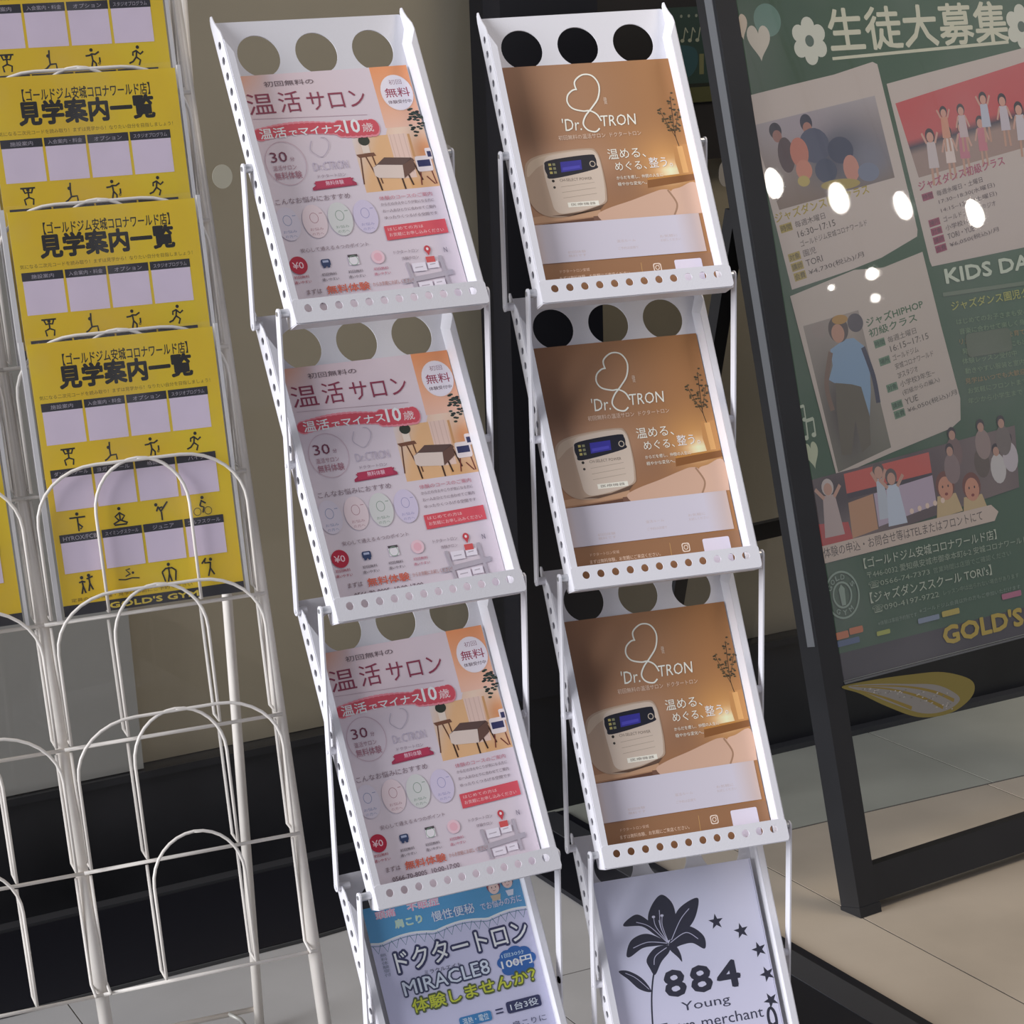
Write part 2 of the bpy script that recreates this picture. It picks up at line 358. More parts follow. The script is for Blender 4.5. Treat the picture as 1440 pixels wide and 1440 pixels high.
def art_yellow():
    p = Print(1.75); p.rect(0, 0, 210, 297, 'c3a41b')
    def bgf(u, v): n = 0.5*sin(7*u+3*v) * sin(5*v+2*u); return mixc((200, 170, 28), (186, 152, 22), 0.5+0.5*n)
    p.grid(0.3, 0.3, 209.7, 296.7, 12, 16, bgf)
    k = '15120f'
    p.text('【ゴールドジム安城コロナワールド店】', 37, 271, 179, 284, k, 0.03)
    p.text('見学案内一覧', 30, 246, 182, 272, k, 0.058)
    p.text('気になる二次元コードを読み取り！まずは見学から！なりたい自分を目指しましょう！', 6, 237, 200, 241.5, '6a5410', 0.0)
    heads = [['施設案内', '入会案内・料金', 'オプション', 'スタジオプログラム'], ['ダンススクール', 'ヨガスクール', '格闘技', 'バイク'], ['HYROX/FCB', 'スイミングスクール', 'ジュニア', 'ゴルフスクール']]
    fig = [['lift', 'yoga', 'dance', 'run'], ['tee', 'sit', 'kick', 'bike'], ['duo', 'swim', 'stretch', 'golf']]
    for r, (yt, yb) in enumerate(((233, 188), (161, 116), (90, 47))):
        for c in range(4):
            x0 = 7 + c*47.8; x1 = x0 + 44.6
            p.rect(x0, yb, x1, yt-9, 'bcaebc'); p.rect(x0-0.6, yt-9, x1+0.6, yt, '1f1d24')
            w = min(38, 6.2*len(heads[r][c])); cx = (x0+x1)/2
            p.text(heads[r][c], cx-w/2, yt-7, cx+w/2, yt-2.4, '8f8890', 0.0)
            if fig[r][c] == 'swim': picto(p, 'swim', cx-11, yb-18, 24, 16, k)
            else: picto(p, fig[r][c], cx-9, yb-24, 18, 21, k)
    p.text('定員のある体験・見学は事前にご予約ください', 10, 15, 150, 19, '6a5410', 0.0)
    p.rect(0, -0.0, 210, 12, '201e22'); p.text("GOLD'S GYM", 52, 2.4, 156, 9.4, 'b8a23a', 0.03)
    return p

def art_salon():
    p = Print(); p.grid(-105, 0, 105, 297, 14, 20, lambda u, v: mixc((196, 186, 194), (208, 186, 188), 0.8*gauss(u, v, 0.1, 0.95, 0.5, 0.25)+0.2*u))
    p.grid(-105, 262, -62, 297, 6, 6, lambda u, v: mixc((203, 186, 190), (212, 150, 118), (1-u)*v*0.95))
    # photograph of the room, upper right
    def room(u, v):
        c = mixc((198, 158, 122), (204, 180, 162), v); c = mixc(c, (222, 190, 170), gauss(u, v, 0.3, 0.55, 0.25, 0.5))
        c = mixc(c, (190, 128, 84), gauss(u, v, 0.9, 0.5, 0.25, 0.2)); return mixc(c, (200, 150, 96), gauss(u, v, 0.3, 0.05, 0.6, 0.12))
    p.grid(0, 0, 0, 0, 14, 20, room, quad=[(24, 147), (105, 147), (105, 235), (66, 235)])
    p.grid(58, 222, 105, 297, 8, 10, lambda u, v: mixc((214, 170, 150), (214, 138, 92), v))
    p.grid(13, 147, 70, 214, 10, 10, lambda u, v: mixc((202, 190, 190), (206, 160, 112), min(1, 1.6*u + 0.9*(1-v))*0.9))
    p.rect(58, 160, 80, 214, 'cfb3a6')                         # curtain
    for x in (60, 65, 71, 77): p.rect(x, 165, x+1, 214, 'c3a597')
    p.rect(82, 185, 85, 213, 'b98a5c')
    for i in range(40):                                        # hanging plant
        a = random.uniform(0, 2*pi); r = random.random()**0.5
        p.ell(98+9*r*cos(a), 226+20*r*sin(a), 2.6, 1.3, random.choice(['1d2323', '263028', '34403a']), 8)
    for l in ([(18, 192), (13, 157)], [(32, 192), (36, 156)], [(24, 190), (30, 168)]): p.stroke(l, 1.5, '5a3423', False)   # side table
    p.poly([(13, 193), (35, 194), (37, 190), (16, 189)], '6b4534'); p.rect(22, 194, 31, 205, 'd2c2b4'); p.ell(27, 209, 7, 6, '2c3128', 16)
    for l in ([(31, 166), (33, 148)], [(61, 162), (62, 147)], [(80, 178), (86, 156)], [(70, 165), (73, 151)]): p.stroke(l, 2, '3d2318', False)
    p.poly([(30, 176), (46, 187), (79, 184), (82, 180), (64, 173), (34, 174)], '4a3430')   # stool
    p.poly([(29, 176), (34, 179), (66, 176), (64, 160), (33, 163), (29, 166)], 'c9b8ae'); p.poly([(66, 176), (81, 183), (80, 170), (64, 160)], '5d4238')
    p.poly([(30, 176), (46, 187), (79, 184), (66, 176), (36, 179)], '54403b')
    p.rrect(83, 166, 103, 185, 3, 'cfc3c0'); p.rect(85, 172, 101, 180, '2a2c50'); p.rrect(98, 180, 106, 194, 2, 'cfc3c0'); p.rect(100, 183, 105, 190, '2a2c50')
    for l in ([(86, 166), (83, 150)], [(100, 166), (102, 150)], [(92, 160), (100, 150)]): p.stroke(l, 1.4, '6a2c22', False)
    p.poly([(-105, 0), (-105, 296), (-103, 296), (-103, 0)], 'c4bcc6')
    p.ell(84, 264, 20, 22, 'e2ccd0', 30); p.ell(84, 264, 18.6, 20.6, 'd9cdd6', 30)
    p.text('初回', 77, 274, 93, 280, '8d6b78'); p.text('無料', 69, 258.5, 100, 270, '8e3a50', 0.01); p.text('体験受付中', 70, 250.5, 99, 255, '5b4450', 0.008)
    p.text('初回無料の', -74, 282, -14, 288.5, '6b5a5e', 0.004)
    v = '83384c'
    p.text('温', -100, 250, -68, 275, v, 0.0); p.text('活', -62, 250, -36, 275, v, 0.0); p.text('サロン', -28, 250, 43, 272, v, 0.0)
    p.stroke([(-98, 245), (40, 240)], 0.5, 'a98f98', False)
    for i in range(22):
        t = i/21; p.ell(-94+136*t, 226+4*sin(5*t)+1.5*t, 9, 8 + (3 if t > 0.7 else 0), 'd0808a', 14)
    for i in range(22):
        t = i/21; p.ell(-94+136*t, 226+3*sin(5*t)+1.5*t, 8, 6.6 + (3 if t > 0.7 else 0), 'bd4a56', 14)
    p.text('温活', -95, 220, -63, 233, 'ecd6d8', 0.02); p.text('で', -60, 221, -50, 228, 'ecd6d8', 0.02); p.text('マイナス', -48, 221, 6, 231, 'ecd6d8', 0.02)
    p.text('10', 8, 219, 27, 236, 'f4e2e2', 0.03); p.text('歳', 29, 219, 43, 230, 'e6bcbc', 0.01)
    p.ring(-73, 190, 24, 26, 0.6, 'b49aa4', 36); p.text('30', -90, 192, -70, 204, '6c3448'); p.text('分', -67, 192, -62, 197, '8c6674')
    p.text('温活サロン', -90, 182, -62, 188, '9a7480'); p.text('無料体験', -90, 171, -58, 180, '9a6674', 0.006)
    p.stroke([(-36, 214), (-40, 204), (-36, 198), (-28, 194), (-19, 202), (-16, 210), (-19, 216), (-24, 217)], 0.7, 'a39aa6')
    p.text('Dr.CTRON', -42, 178, 0, 188, 'b0a6b4'); p.text('ドクタートロン', -40, 169, -6, 173, '8f7f8a')
    p.poly([(-50, 158), (-45, 161), (-47, 164), (2, 166), (0, 163), (4, 160), (4, 157), (-50, 155)], '96304c')
    p.poly([(-45, 157), (-45, 165.5), (-1, 167), (-1, 158.5)], 'a83550'); p.text('無料体験', -33, 159.5, -11, 165, 'dcb4c0', 0.01)
    p.text('こんなお悩みにおすすめ', -98, 142, -8, 149, '7c6a72', 0.0)
    for cx, c1, c2 in ((-90, 'c1bac6', '7d84a2'), (-58, 'cdbcc0', 'a37c84'), (-27, 'c0c0be', '7a8c7e'), (4, 'beb4c8', '8f88ac')):
        p.ell(cx, 119, 14.5, 20, c1, 26); p.ring(cx, 123, 5, 6, 0.7, c2, 14); p.stroke([(cx+7, 128), (cx+11, 128)], 0.8, c2, False)
        p.text('お悩み', cx-8, 108, cx+8, 111.5, c2); p.text('の方へ', cx-7, 102.5, cx+7, 106, c2)
    p.text('体験のコースのご案内', 26, 136, 92, 141, 'b06a78'); y = 129
    for t in ('からだの冷えやこりが気になる方に', 'お一人おひとりに合わせてご案内', 'ゆったりくつろげる空間です'): p.text(t, 26, y, 92, y+4, '75656d'); y -= 8
    p.poly([(22, 88), (22, 105), (99, 107), (99, 90)], 'c24a54'); p.text('はじめての方は', 26, 99, 70, 103, 'e0b4b4'); p.text('お気軽にお申し込みください', 26, 92, 94, 96.5, 'e0b4b4')
    p.text('安心して通える４つのポイント', -84, 84, -2, 89, '7c6a72')
    p.ell(-91, 70, 10.5, 10.5, 'a31f38', 26); p.text('¥0', -98, 66, -85, 74, 'e3b9bf', 0.01)
    p.rrect(-64, 66, -53, 74, 2, '2c3a5c'); p.ell(-61, 65.5, 1.8, 1.8, '2c3a5c', 10); p.ell(-56, 65.5, 1.8, 1.8, '2c3a5c', 10); p.rect(-62, 70, -55, 72.6, '9aa2ba')
    p.rect(-31, 64, -19, 75, 'd5cfd2'); p.rect(-31, 73, -19, 76, '4a4448'); p.ring(-25, 69, 5.5, 5.5, 0.6, '7c9a84', 16)
    p.ell(5, 70, 8, 8, 'd9b4bc', 20); p.ell(5, 70, 5, 5, 'd2a2ac', 20)
    for cx, c in ((-91, '9a3048'), (-58, '5a5058'), (-26, '5a5058'), (5, 'a8566c')):
        p.text('初回無料', cx-9, 54.5, cx+9, 58, c); p.text('通いやすい', cx-10, 48.5, cx+10, 52, c)
    g = 'a49ca4'
    p.poly([(27, 41), (91, 46), (91, 40), (27, 35)], g); p.poly([(36, 60), (40, 60), (44, 24), (40, 24)], g); p.poly([(78, 64), (82, 64), (84, 26), (80, 26)], g)
    for q in ((43, 48, 60, 58), (62, 50, 76, 58), (45, 26, 62, 35), (64, 28, 78, 36)): p.rect(*q, 'd3ccd4'); p.stroke([(q[0]+3, q[1]+4.5), (q[2]-4, q[1]+5)], 1.2, 'a79ea6', False)
    p.ell(67, 73, 4, 4.4, 'b23c44', 16); p.poly([(63.4, 72), (70.6, 72), (67, 65)], 'b23c44'); p.ell(67, 73.2, 1.6, 1.8, 'e2c8ca', 10); p.rect(62, 57, 73, 64, 'bd4e4e')
    p.text('N', 87, 67, 91, 73, '6a6270'); p.text('ドクタートロン', 25, 71, 56, 75, '80727a'); p.text('体験サロン', 33, 63, 54, 67, '80727a')
    p.text('まずは', -90, 35, -72, 41, '6a545c'); p.text('無料体験', -66, 33, -14, 43, 'bb5a46', 0.02); p.text('からお気軽にお試しください！', -10, 36, 40, 41, '9c6860')
    p.text('0566-70-8005  10:00-17:00', -85, 23, 0, 28.5, '5f4f58', 0.01)
    return p

def art_tron():
    p = Print(1.3)
    def bgf(u, v):
        c = mixc((138, 100, 76), (150, 104, 62), u); c = mixc(c, (158, 120, 92), gauss(u, v, 0.35, 0.85, 0.3, 0.25)*0.7)
        c = mixc(c, (96, 66, 46), gauss(u, v, 0.08, 0.72, 0.12, 0.2)*0.8); c = mixc(c, (178, 142, 118), gauss(u, v, 0.2, 0.55, 0.45, 0.10)*0.8)
        c = mixc(c, (128, 92, 70), gauss(u, v, 0.62, 0.48, 0.2, 0.10)*0.8)
        c = mixc(c, (196, 142, 82), gauss(u, v, 0.86, 0.55, 0.20, 0.12)*0.9); c = mixc(c, (250, 226, 186), gauss(u, v, 0.87, 0.515, 0.075, 0.04)); return c
    p.grid(-105, 0, 105, 297, 30, 42, bgf)
    # sofa, shelf, pillow
    p.poly([(-105, 96), (-105, 122), (-20, 118), (-20, 96)], '9a7256'); p.poly([(-105, 100), (-105, 108), (-20, 114), (-20, 104)], 'b08a6c')
    p.poly([(-105, 96), (-20, 96), (-20, 103), (-105, 98)], '5a3b2c'); p.rect(-30, 96, 2, 104, '6a4a3c')
    p.poly([(44, 134), (105, 140), (105, 148), (46, 146)], '7c4f28'); p.poly([(46, 144), (105, 148), (105, 150), (46, 147)], 'b07a3c'); p.ell(98, 153, 5, 3, '5a3a20', 14)
    p.poly(catmull([(-20, 97), (-24, 106), (-8, 113), (20, 120), (48, 128), (62, 131), (72, 128), (78, 112), (78, 97)], 5), 'bd9a84')
    p.poly(catmull([(70, 98), (76, 112), (72, 128), (84, 132), (105, 136), (105, 98)], 5), 'c5a28c')
    p.stroke([(70, 98), (76, 112), (68, 130)], 2.2, '94725a')
    # vase and branch
    p.poly([(87, 148), (85, 165), (87, 186), (104, 186), (105, 165), (102, 148)], 'b5814c'); p.poly([(92, 150), (91, 184), (98, 184), (99, 150)], 'cf9c60')
    p.stroke([(94, 184), (92, 200), (94, 225), (96, 248)], 0.9, '3f2c1c'); p.stroke([(92, 196), (82, 222), (79, 232)], 0.7, '3f2c1c'); p.stroke([(92, 200), (100, 222), (104, 232)], 0.7, '3f2c1c')
    for i in range(64):
        b = random.choice([(94, 210, 96, 250), (90, 205, 78, 234), (95, 205, 104, 232)]); t = random.random()
        p.ell(b[0]+(b[2]-b[0])*t+random.uniform(-4.5, 4.5), b[1]+(b[3]-b[1])*t+random.uniform(-3, 3), 1.7, 1.1, random.choice(['3a3322', '4a3f28', '56452c']), 7)
    # device
    p.poly(catmull([(-104, 130), (-103, 160), (-96, 178), (-70, 186), (-22, 189), (-10, 184), (-7, 165), (-8, 130), (-16, 117), (-60, 106), (-90, 110)], 5, True), 'a8907c')
    p.poly(catmull([(-100, 158), (-94, 176), (-70, 184), (-30, 187), (-60, 178), (-84, 170)], 5, True), 'b8a48f')
    p.poly(catmull([(-77, 130), (-79, 165), (-74, 180), (-58, 184), (-22, 187), (-11, 182), (-8, 165), (-10, 132), (-18, 118), (-60, 110), (-74, 114)], 5, True), 'bfae9e')
    p.poly(catmull([(-76, 160), (-77, 170), (-70, 177), (-20, 181), (-13, 177), (-13, 168), (-17, 162), (-70, 154)], 5, True), '1c1c26')
    p.poly([(-58, 161), (-57, 174), (-31, 175), (-32, 163)], '332f86'); p.poly([(-56, 163), (-55.5, 167), (-34, 168.5), (-34, 165)], '4642a0')
    for x in (-72, -67):
        for y in (160, 165, 170): p.rect(x, y, x+3.4, y+3, 'a89a58' if x < -70 else '7a7a5a')
    p.ring(-18, 169, 3.2, 3.4, 1, 'b5a795', 16)
    p.ell(-70, 151, 1.8, 1.8, '2a2420', 10); p.ell(-70, 143, 1.6, 1.6, '3a3430', 10); p.text('CH-SELECT POWER', -62, 149.5, -22, 153, '6a5c50')
    for y in (143, 136, 129): p.stroke([(-62, y), (-20, y+3)], 0.5, '9a8a7a', False)
    p.rect(-58, 117, -20, 123, 'e0d6c8'); p.text('医療機器', -54, 118.4, -24, 121.8, '5a4c40')
    p.poly([(-80, 108), (-20, 112), (-14, 118), (-60, 106)], '5a4436')
    # logo and words
    w = 'ead9cc'
    p.stroke([(-19, 263), (-19, 274), (-8, 282), (4, 280), (10, 268), (6, 252), (-4, 240), (-14, 230), (-19, 220), (-15, 212), (-6, 209), (0, 213)], 1.9, w)
    p.stroke([(-18, 264), (-24, 263), (-31, 257), (-33, 248), (-28, 240), (-16, 236), (-8, 236), (0, 231), (4, 222)], 1.9, w)
    p.text("'Dr.", -46, 212, -22, 228, w, 0.0, 0.1); p.text('TRON', 2, 215, 46, 229, w, -0.004, 0.12)
    p.text('健', 12, 243, 16, 252, 'c9b5a2')
    p.text('初回無料の温活サロン  ドクタートロン', -53, 201, 50, 207, 'd0b8a4')
    p.text('温める、', 3, 173, 50, 186, w, 0.0); p.text('めぐる、', 9, 158, 48, 169, w); p.text('整う。', 52, 159, 81, 172, 'f6ead8')
    p.text('からだを癒し、仲間の人生に', 8, 147, 66, 151.5, w); p.text('穏やかな変化へ。', 8, 139, 44, 143.5, w)
    p.grid(-105, 50, 100, 98, 20, 4, lambda u, v: mixc((190, 184, 194), (184, 158, 142), max(0, (u-0.86)/0.14)*0.8+max(0, (0.06-u)/0.06)*0.5))
    for x, y, t in ((-70, 60, '初回体験'), (-70, 55.5, '無料です'), (-8, 69, '温活ルーム'), (-8, 60, 'ご予約は店頭で'), (46, 71, 'お気軽に'), (46, 66, 'お試しください')): p.text(t, x, y, x+18+len(t), y+3.4, 'b4a4a4')
    p.rect(-105, 0, 105, 48, '8b6446'); p.text('ドクタートロン安城', -84, 37, -48, 41, 'c8a994'); p.text('まずは無料体験、お気軽にご来店ください。', -86, 28, 2, 33, 'd8bda8')
    p.stroke([(15, 22), (16, 42)], 0.4, 'c8a060', False)
    p.rrect(30, 29, 40, 40, 2.5, 'd9c6b6'); p.rrect(31.2, 30.2, 38.8, 38.8, 2, '8b6446'); p.ring(35, 34.5, 2.3, 2.5, 0.9, 'd9c6b6', 16); p.ell(37.4, 37.4, 0.6, 0.6, 'd9c6b6', 8)
    p.rrect(57, 8, 91, 42, 2, 'd2cad6')
    return p

def art_event():
    p = Print(1.35); b = '4b8fba'
    p.rect(-105, 0, 105, 297, 'bdbcd4')
    wave = lambda x: 256 + 4.5*abs(sin(pi*(x+92)/70))
    top = [(x, wave(x)-3) for x in range(-105, 106, 5)]
    p.poly([(-105, 297), (-105, top[0][1])] + top + [(105, 297)], b)
    p.stroke([(x, wave(x)-3) for x in range(-105, 106, 5)], 2.4, 'd4dcea', False)
    for k in range(18):
        x = -103+k*12; y = wave(x+5)-6; p.stroke([(x, y+1), (x+5, y-9), (x+10, y+1)], 0.8, '3c6a80', False)
    p.stroke([(x, wave(x)-6) for x in range(-105, 106, 5)], 0.7, '3c6a80', False)
    def glow(t, x0, y0, x1, y1, c, halo, bold=0.02): p.text(t, x0, y0, x1, y1, halo, bold+0.05); p.text(t, x0, y0, x1, y1, c, bold*0.2)
    glow('頭痛', -91, 281, -65, 291, 'e88aa6', 'c8d0e4'); glow('不眠症', -50, 282, -8, 292, 'e88aa6', 'c8d0e4')
    glow('肩こり', -70, 266, -34, 277, 'c2d0a0', 'a0c4d0'); glow('慢性便秘', -22, 264, 34, 276, 'cdd4ea', '5a7ab0'); glow('でお悩みの方に', 42, 264, 97, 273, 'c4c8dc', '6a8ab4', 0.01)
    for x, y, h, hair in ((65, 288, 9, '7a3d4a'), (84, 291, 8.5, '4a4a5c')):
        p.ell(x, y+2, h, h+0.5, hair, 20); p.ell(x, y-1, h*0.78, h*0.8, 'd8bcb4', 20)
        for s in (-1, 1): p.ell(x+s*2.6, y, 0.7, 1.0, '4a3a3c', 8)
        p.stroke([(x-1.8, y-3.6), (x, y-4.3), (x+1.8, y-3.6)], 0.5, '8a4a4c')
    p.poly([(58, 279), (72, 279), (70, 272), (60, 272)], 'b8a890'); p.poly([(79, 281), (90, 281), (88, 274), (81, 274)], 'c8ccd8')
    nv = '23264f'
    def outl(t, x0, y0, x1, y1, fill, edge, e=0.09): p.text(t, x0, y0, x1, y1, edge, e); p.text(t, x0+(x1-x0)*0.012, y0+(y1-y0)*0.10, x1-(x1-x0)*0.012, y1-(y1-y0)*0.10, fill, 0.012)
    p.frame(-82, 214, 1.2); outl('ドクタートロン', 0, -2, 179, 29, 'd6dcee', nv, 0.13); p.frame()
    p.text('無料体験受付', -97, 214, -89, 242, '7f8798', vert=True)
    p.text('ミラクルエイト', -48, 206, 0, 211, '4a4c60', 0.01)
    p.frame(-80, 186, 1.5); outl('MIRACLE8', 0, -1, 116, 20, 'c4cce0', '2a3050', 0.10); p.frame()
    for cx, cy, r in ((54, 198, 9), (60, 204, 10), (71, 206, 11), (82, 204, 10), (89, 197, 8), (83, 188, 9), (70, 186, 10), (58, 189, 9)): p.ell(cx, cy, r, r*0.8, '20589c', 20)
    p.poly([(67, 182), (73, 174), (77, 182)], '20589c'); p.text('1回30分', 53, 203, 83, 208, 'b4cce4', 0.005); p.text('100円', 50, 190, 91, 201, 'd6e2f0', 0.02)
    p.frame(-74, 164, 1.0); p.text('体験しませんか？', 0, -1, 166, 20, '4a5528', 0.10); p.text('体験しませんか？', 1, 1.5, 165, 17.5, 'b6bc2c', 0.02); p.frame()
    p.rrect(43, 138, 89, 152, 3, nv); p.text('1台3役', 48, 140.5, 85, 149.5, 'c8cee4', 0.01)
    p.text('＝', 28, 141, 38, 147, nv, 0.02); p.rrect(-20, 136, 22, 148, 3, '2f74a8'); p.text('温熱・電位', -16, 138, 18, 146, 'cfdaea')
    p.text('ドクタートロンは頭痛・肩こりに', -80, 120, 90, 128, '3c4060')
    return p

def art_lily():
    p = Print(1.5); k = '1b1a2c'
    p.grid(-105, 0, 105, 297, 8, 12, lambda u, v: mixc((192, 188, 208), (184, 184, 200), v))
    p.stroke([(103.6, 296), (103.6, 2)], 0.5, '6a6a80', False)
    P = lambda *a: p.poly(catmull(list(a), 6, True), k)
    P((-20, 214), (-38, 230), (-40, 246), (-30, 262), (-17, 270), (-6, 258), (-5, 240), (-12, 226))
    P((-20, 212), (-34, 234), (-50, 250), (-62, 249), (-73, 240), (-50, 236), (-34, 222))
    P((-18, 216), (-6, 242), (8, 254), (28, 259), (22, 240), (10, 226), (-6, 220))
    P((-20, 211), (-4, 226), (12, 226), (26, 212), (24, 197), (10, 206), (-4, 206), (-16, 204))
    P((-20, 210), (-44, 226), (-66, 222), (-76, 206), (-72, 202), (-54, 210), (-36, 210))
    P((-20, 208), (-38, 208), (-52, 196), (-50, 184), (-45, 176), (-34, 190), (-22, 200))
    P((-20, 208), (-12, 206), (-8, 196), (-8, 186), (-12, 192), (-20, 202))
    for a in ([(-20, 210), (-26, 230), (-24, 252)], [(-22, 212), (-40, 234), (-56, 242)], [(-16, 214), (0, 236), (14, 248)], [(-18, 211), (4, 220), (18, 210)], [(-22, 211), (-46, 216), (-66, 212)], [(-24, 206), (-40, 198), (-44, 188)],
              [(-20, 210), (-32, 232), (-33, 244)], [(-20, 210), (-24, 232), (-22, 244)], [(-20, 210), (-26, 228), (-27, 240)]): p.stroke(a, 0.9, 'a8a6ba')
    p.ell(-33, 245, 2.2, 1.6, 'b8b6c6', 10); p.ell(-22, 245, 2.2, 1.6, 'b8b6c6', 10)
    p.stroke([(-22, 206), (-42, 186), (-53, 158), (-60, 120), (-66, 60), (-70, 0)], 2.0, k)
    P((-54, 157), (-62, 174), (-78, 186), (-90, 187), (-80, 176), (-68, 162)); p.stroke([(-56, 160), (-70, 176), (-82, 184)], 0.7, 'a8a6ba')
    def star(cx, cy, r, rot): p.poly([(cx + (r if i % 2 == 0 else r*0.4)*cos(rot+pi/2+i*pi/5), cy + (r if i % 2 == 0 else r*0.4)*sin(rot+pi/2+i*pi/5)) for i in range(10)], k)
    for i, (x, y) in enumerate(((45, 227), (75, 211), (93, 185), (97, 154), (95, 122), (91, 90))): star(x, y, 10, 0.1*i)
    [p.text(c, x, 145, x+w, 179, k, 0.03) for c, x, w in (('8', -37, 29), ('8', -3, 29), ('4', 31, 32))]; p.text('Young', -20, 124, 43, 138, '2f2f44', 0.0); p.text('Extra merchant', -50, 104, 82, 117, '2f2f44', 0.0)
    p.ring(-88, 108, 5, 13, 3.6, k, 20); p.ring(92, 100, 5, 13, 3.6, k, 20)
    return p

# ------------------------------------------------------------------ white folding brochure racks
W2, LT, DN = 0.1165, 0.349, 0.023
T0, DT, PER = 0.4953, -0.0081, 0.3152
def frame_tray(rk, k):
    t = T0 + (0.015 if rk else 0) + k*DT
    return Matrix(((1, 0, 0, -0.0039*k if not rk else 0), (0, sin(t), -cos(t), (-0.0791 if rk else -0.0719)*k), (0, cos(t), sin(t), 1 - k*PER), (0, 0, 0, 1)))
def frame_rack(rk):
    if not rk: return Matrix.Identity(4)
    return Matrix.Translation((0.3028, -0.0225, -0.0069)) @ Matrix.Rotation(-0.16, 4, 'Z')
def rr_poly(x0, y0, x1, y1, r):
    P = []
    for cx, cy, a in ((x1-r, y1-r, 0), (x0+r, y1-r, 90), (x0+r, y0+r, 180), (x1-r, y0+r, 270)):
        P += [(cx + r*cos(math.radians(a+t)), cy + r*sin(math.radians(a+t))) for t in (0, 30, 60, 90)]
    return P
TH = 0.0012
FL = Matrix(((0, 0, 1, 0), (1, 0, 0, 0), (0, 1, 0, 0), (0, 0, 0, 1)))     # (s,n,x) -> (x,s,n)
def tray_meshes():
    out = {}
    v, f = plate(rr_poly(-W2, -0.0145, W2, LT, 0.003), [circ(u, 0.3066, 0.0252, 36) for u in (-0.0699, 0, 0.0699)], TH)
    out['back'] = (v, f)
    prof = [(-0.019, DN), (-0.0145, -0.0006), (0.345, -0.0006), (0.352, 0.001), (0.3545, 0.004), (0.353, 0.0075), (0.345, 0.010), (0.338, 0.0135), (0.326, DN-0.002), (0.318, DN)]
    holes = [circ(0.0213 + i*0.0184, 0.0105, 0.0044, 16) for i in range(17) if i != 8]
    out['flange'] = plate(prof, holes, TH)
    out['lip'] = plate(rr_poly(-W2-0.0006, -0.0192, W2+0.0006, 0.0078, 0.004), [circ((j-5.5)*0.0181, -0.0032, 0.0046, 20) for j in range(12)], TH)
    return out
TM = tray_meshes()
def add_tray(parent):
    v, f = TM['back']; tr = mesh_obj('tray', v, f, M_white, parent)
    for s in (-1, 1):
        mb = MB().add(*TM['flange'], Matrix.Translation((s*W2, 0, 0)) @ FL)
        # closed box section: outer punched wall, front face, inner wall
        wd = 0.0085 if s < 0 else 0.0080
        a, b = (-W2+0.0006, -W2+wd) if s < 0 else (W2-wd, W2-0.0006)
        e = a if s > 0 else b; g = b if s > 0 else a
        pts = [(g, -0.012), (e, -0.008), (e, 0.300), (g, 0.316)]
        if s < 0: pts = pts[::-1]
        mb.prism(pts, DN-TH/2, DN+TH/2)
        xi = e + (-0.0006 if s > 0 else 0.0006) * 0
        mb.add([(xi, -0.012, 0.0006), (xi, 0.312, 0.0006), (xi, 0.300, DN), (xi, -0.012, DN), (g, 0.330, 0.0006), (g, 0.316, DN)], [(0, 1, 2, 3), (1, 4, 5, 2)])
        mb.obj('side_flange', M_white, tr)
    mb = MB().add(*TM['lip'], Matrix.Translation((0, 0, DN+0.0010)))
    mb.obj('front_lip', M_white, tr)
    mb = MB().add([(-W2, -0.0150, 0), (W2, -0.0150, 0), (W2, -0.0188, DN), (-W2, -0.0188, DN), (-W2, -0.0162, 0), (W2, -0.0162, 0), (W2, -0.020, DN), (-W2, -0.020, DN)],
                  [(0, 1, 2, 3), (7, 6, 5, 4), (0, 4, 5, 1), (2, 6, 7, 3), (0, 3, 7, 4), (1, 5, 6, 2)])
    mb.obj('shelf', M_white, tr)
    return tr
tray_proto = None
PV = dict(T=(0.3355, 0.0097), M=(0.169, 0.011), B=(0.0, 0.0091))
def pivot(rk, k, key): s, n = PV[key]; return frame_tray(rk, k) @ Vector((0, s, n))
def strap(parent, rk, x, side, pts, ext=0.006):
    """flat bar in the side plane through the pivot points, rounded ends; rivets are its sub-parts"""
    a, b = Vector((pts[0].y, pts[0].z)), Vector((pts[-1].y, pts[-1].z)); d = (b-a).normalized(); nn = Vector((-d.y, d.x)); h = 0.0058
    P = []
    for c, sgn in ((b, 1), (a, -1)):
        for t in range(-90, 91, 30):
            r = math.radians(t); q = c + d*(sgn*h*cos(r)) - nn*(sgn*h*sin(r)) * -1 if False else c + (d*cos(r) + nn*sin(r))*h*sgn
            P.append((q.x, q.y))
    mb = MB(); F = Matrix(((0, 0, 1, 0), (1, 0, 0, 0), (0, 1, 0, 0), (0, 0, 0, 1)))
    x0 = x - 0.001; mb.prism(P, x0, x0+0.002, F); o = mb.obj('strap', M_white, parent)
    for i, q in enumerate(pts):
        if q is None: continue
        m2 = MB(); xi = side*(W2+0.0006)
        m2.tube([(xi, q.y, q.z), (x-side*0.001, q.y, q.z)], 0.0048, 12); m2.tube([(x+side*0.001, q.y, q.z), (x+side*0.0022, q.y, q.z)], 0.0026, 10)
        m2.obj('rivet', M_white if i else M_screw, o)
    return o
RLAB = ['left white perforated metal flyer stand, tilted trays holding pale pink flyers',
        'right white perforated metal flyer stand, tilted trays holding brown flyers']
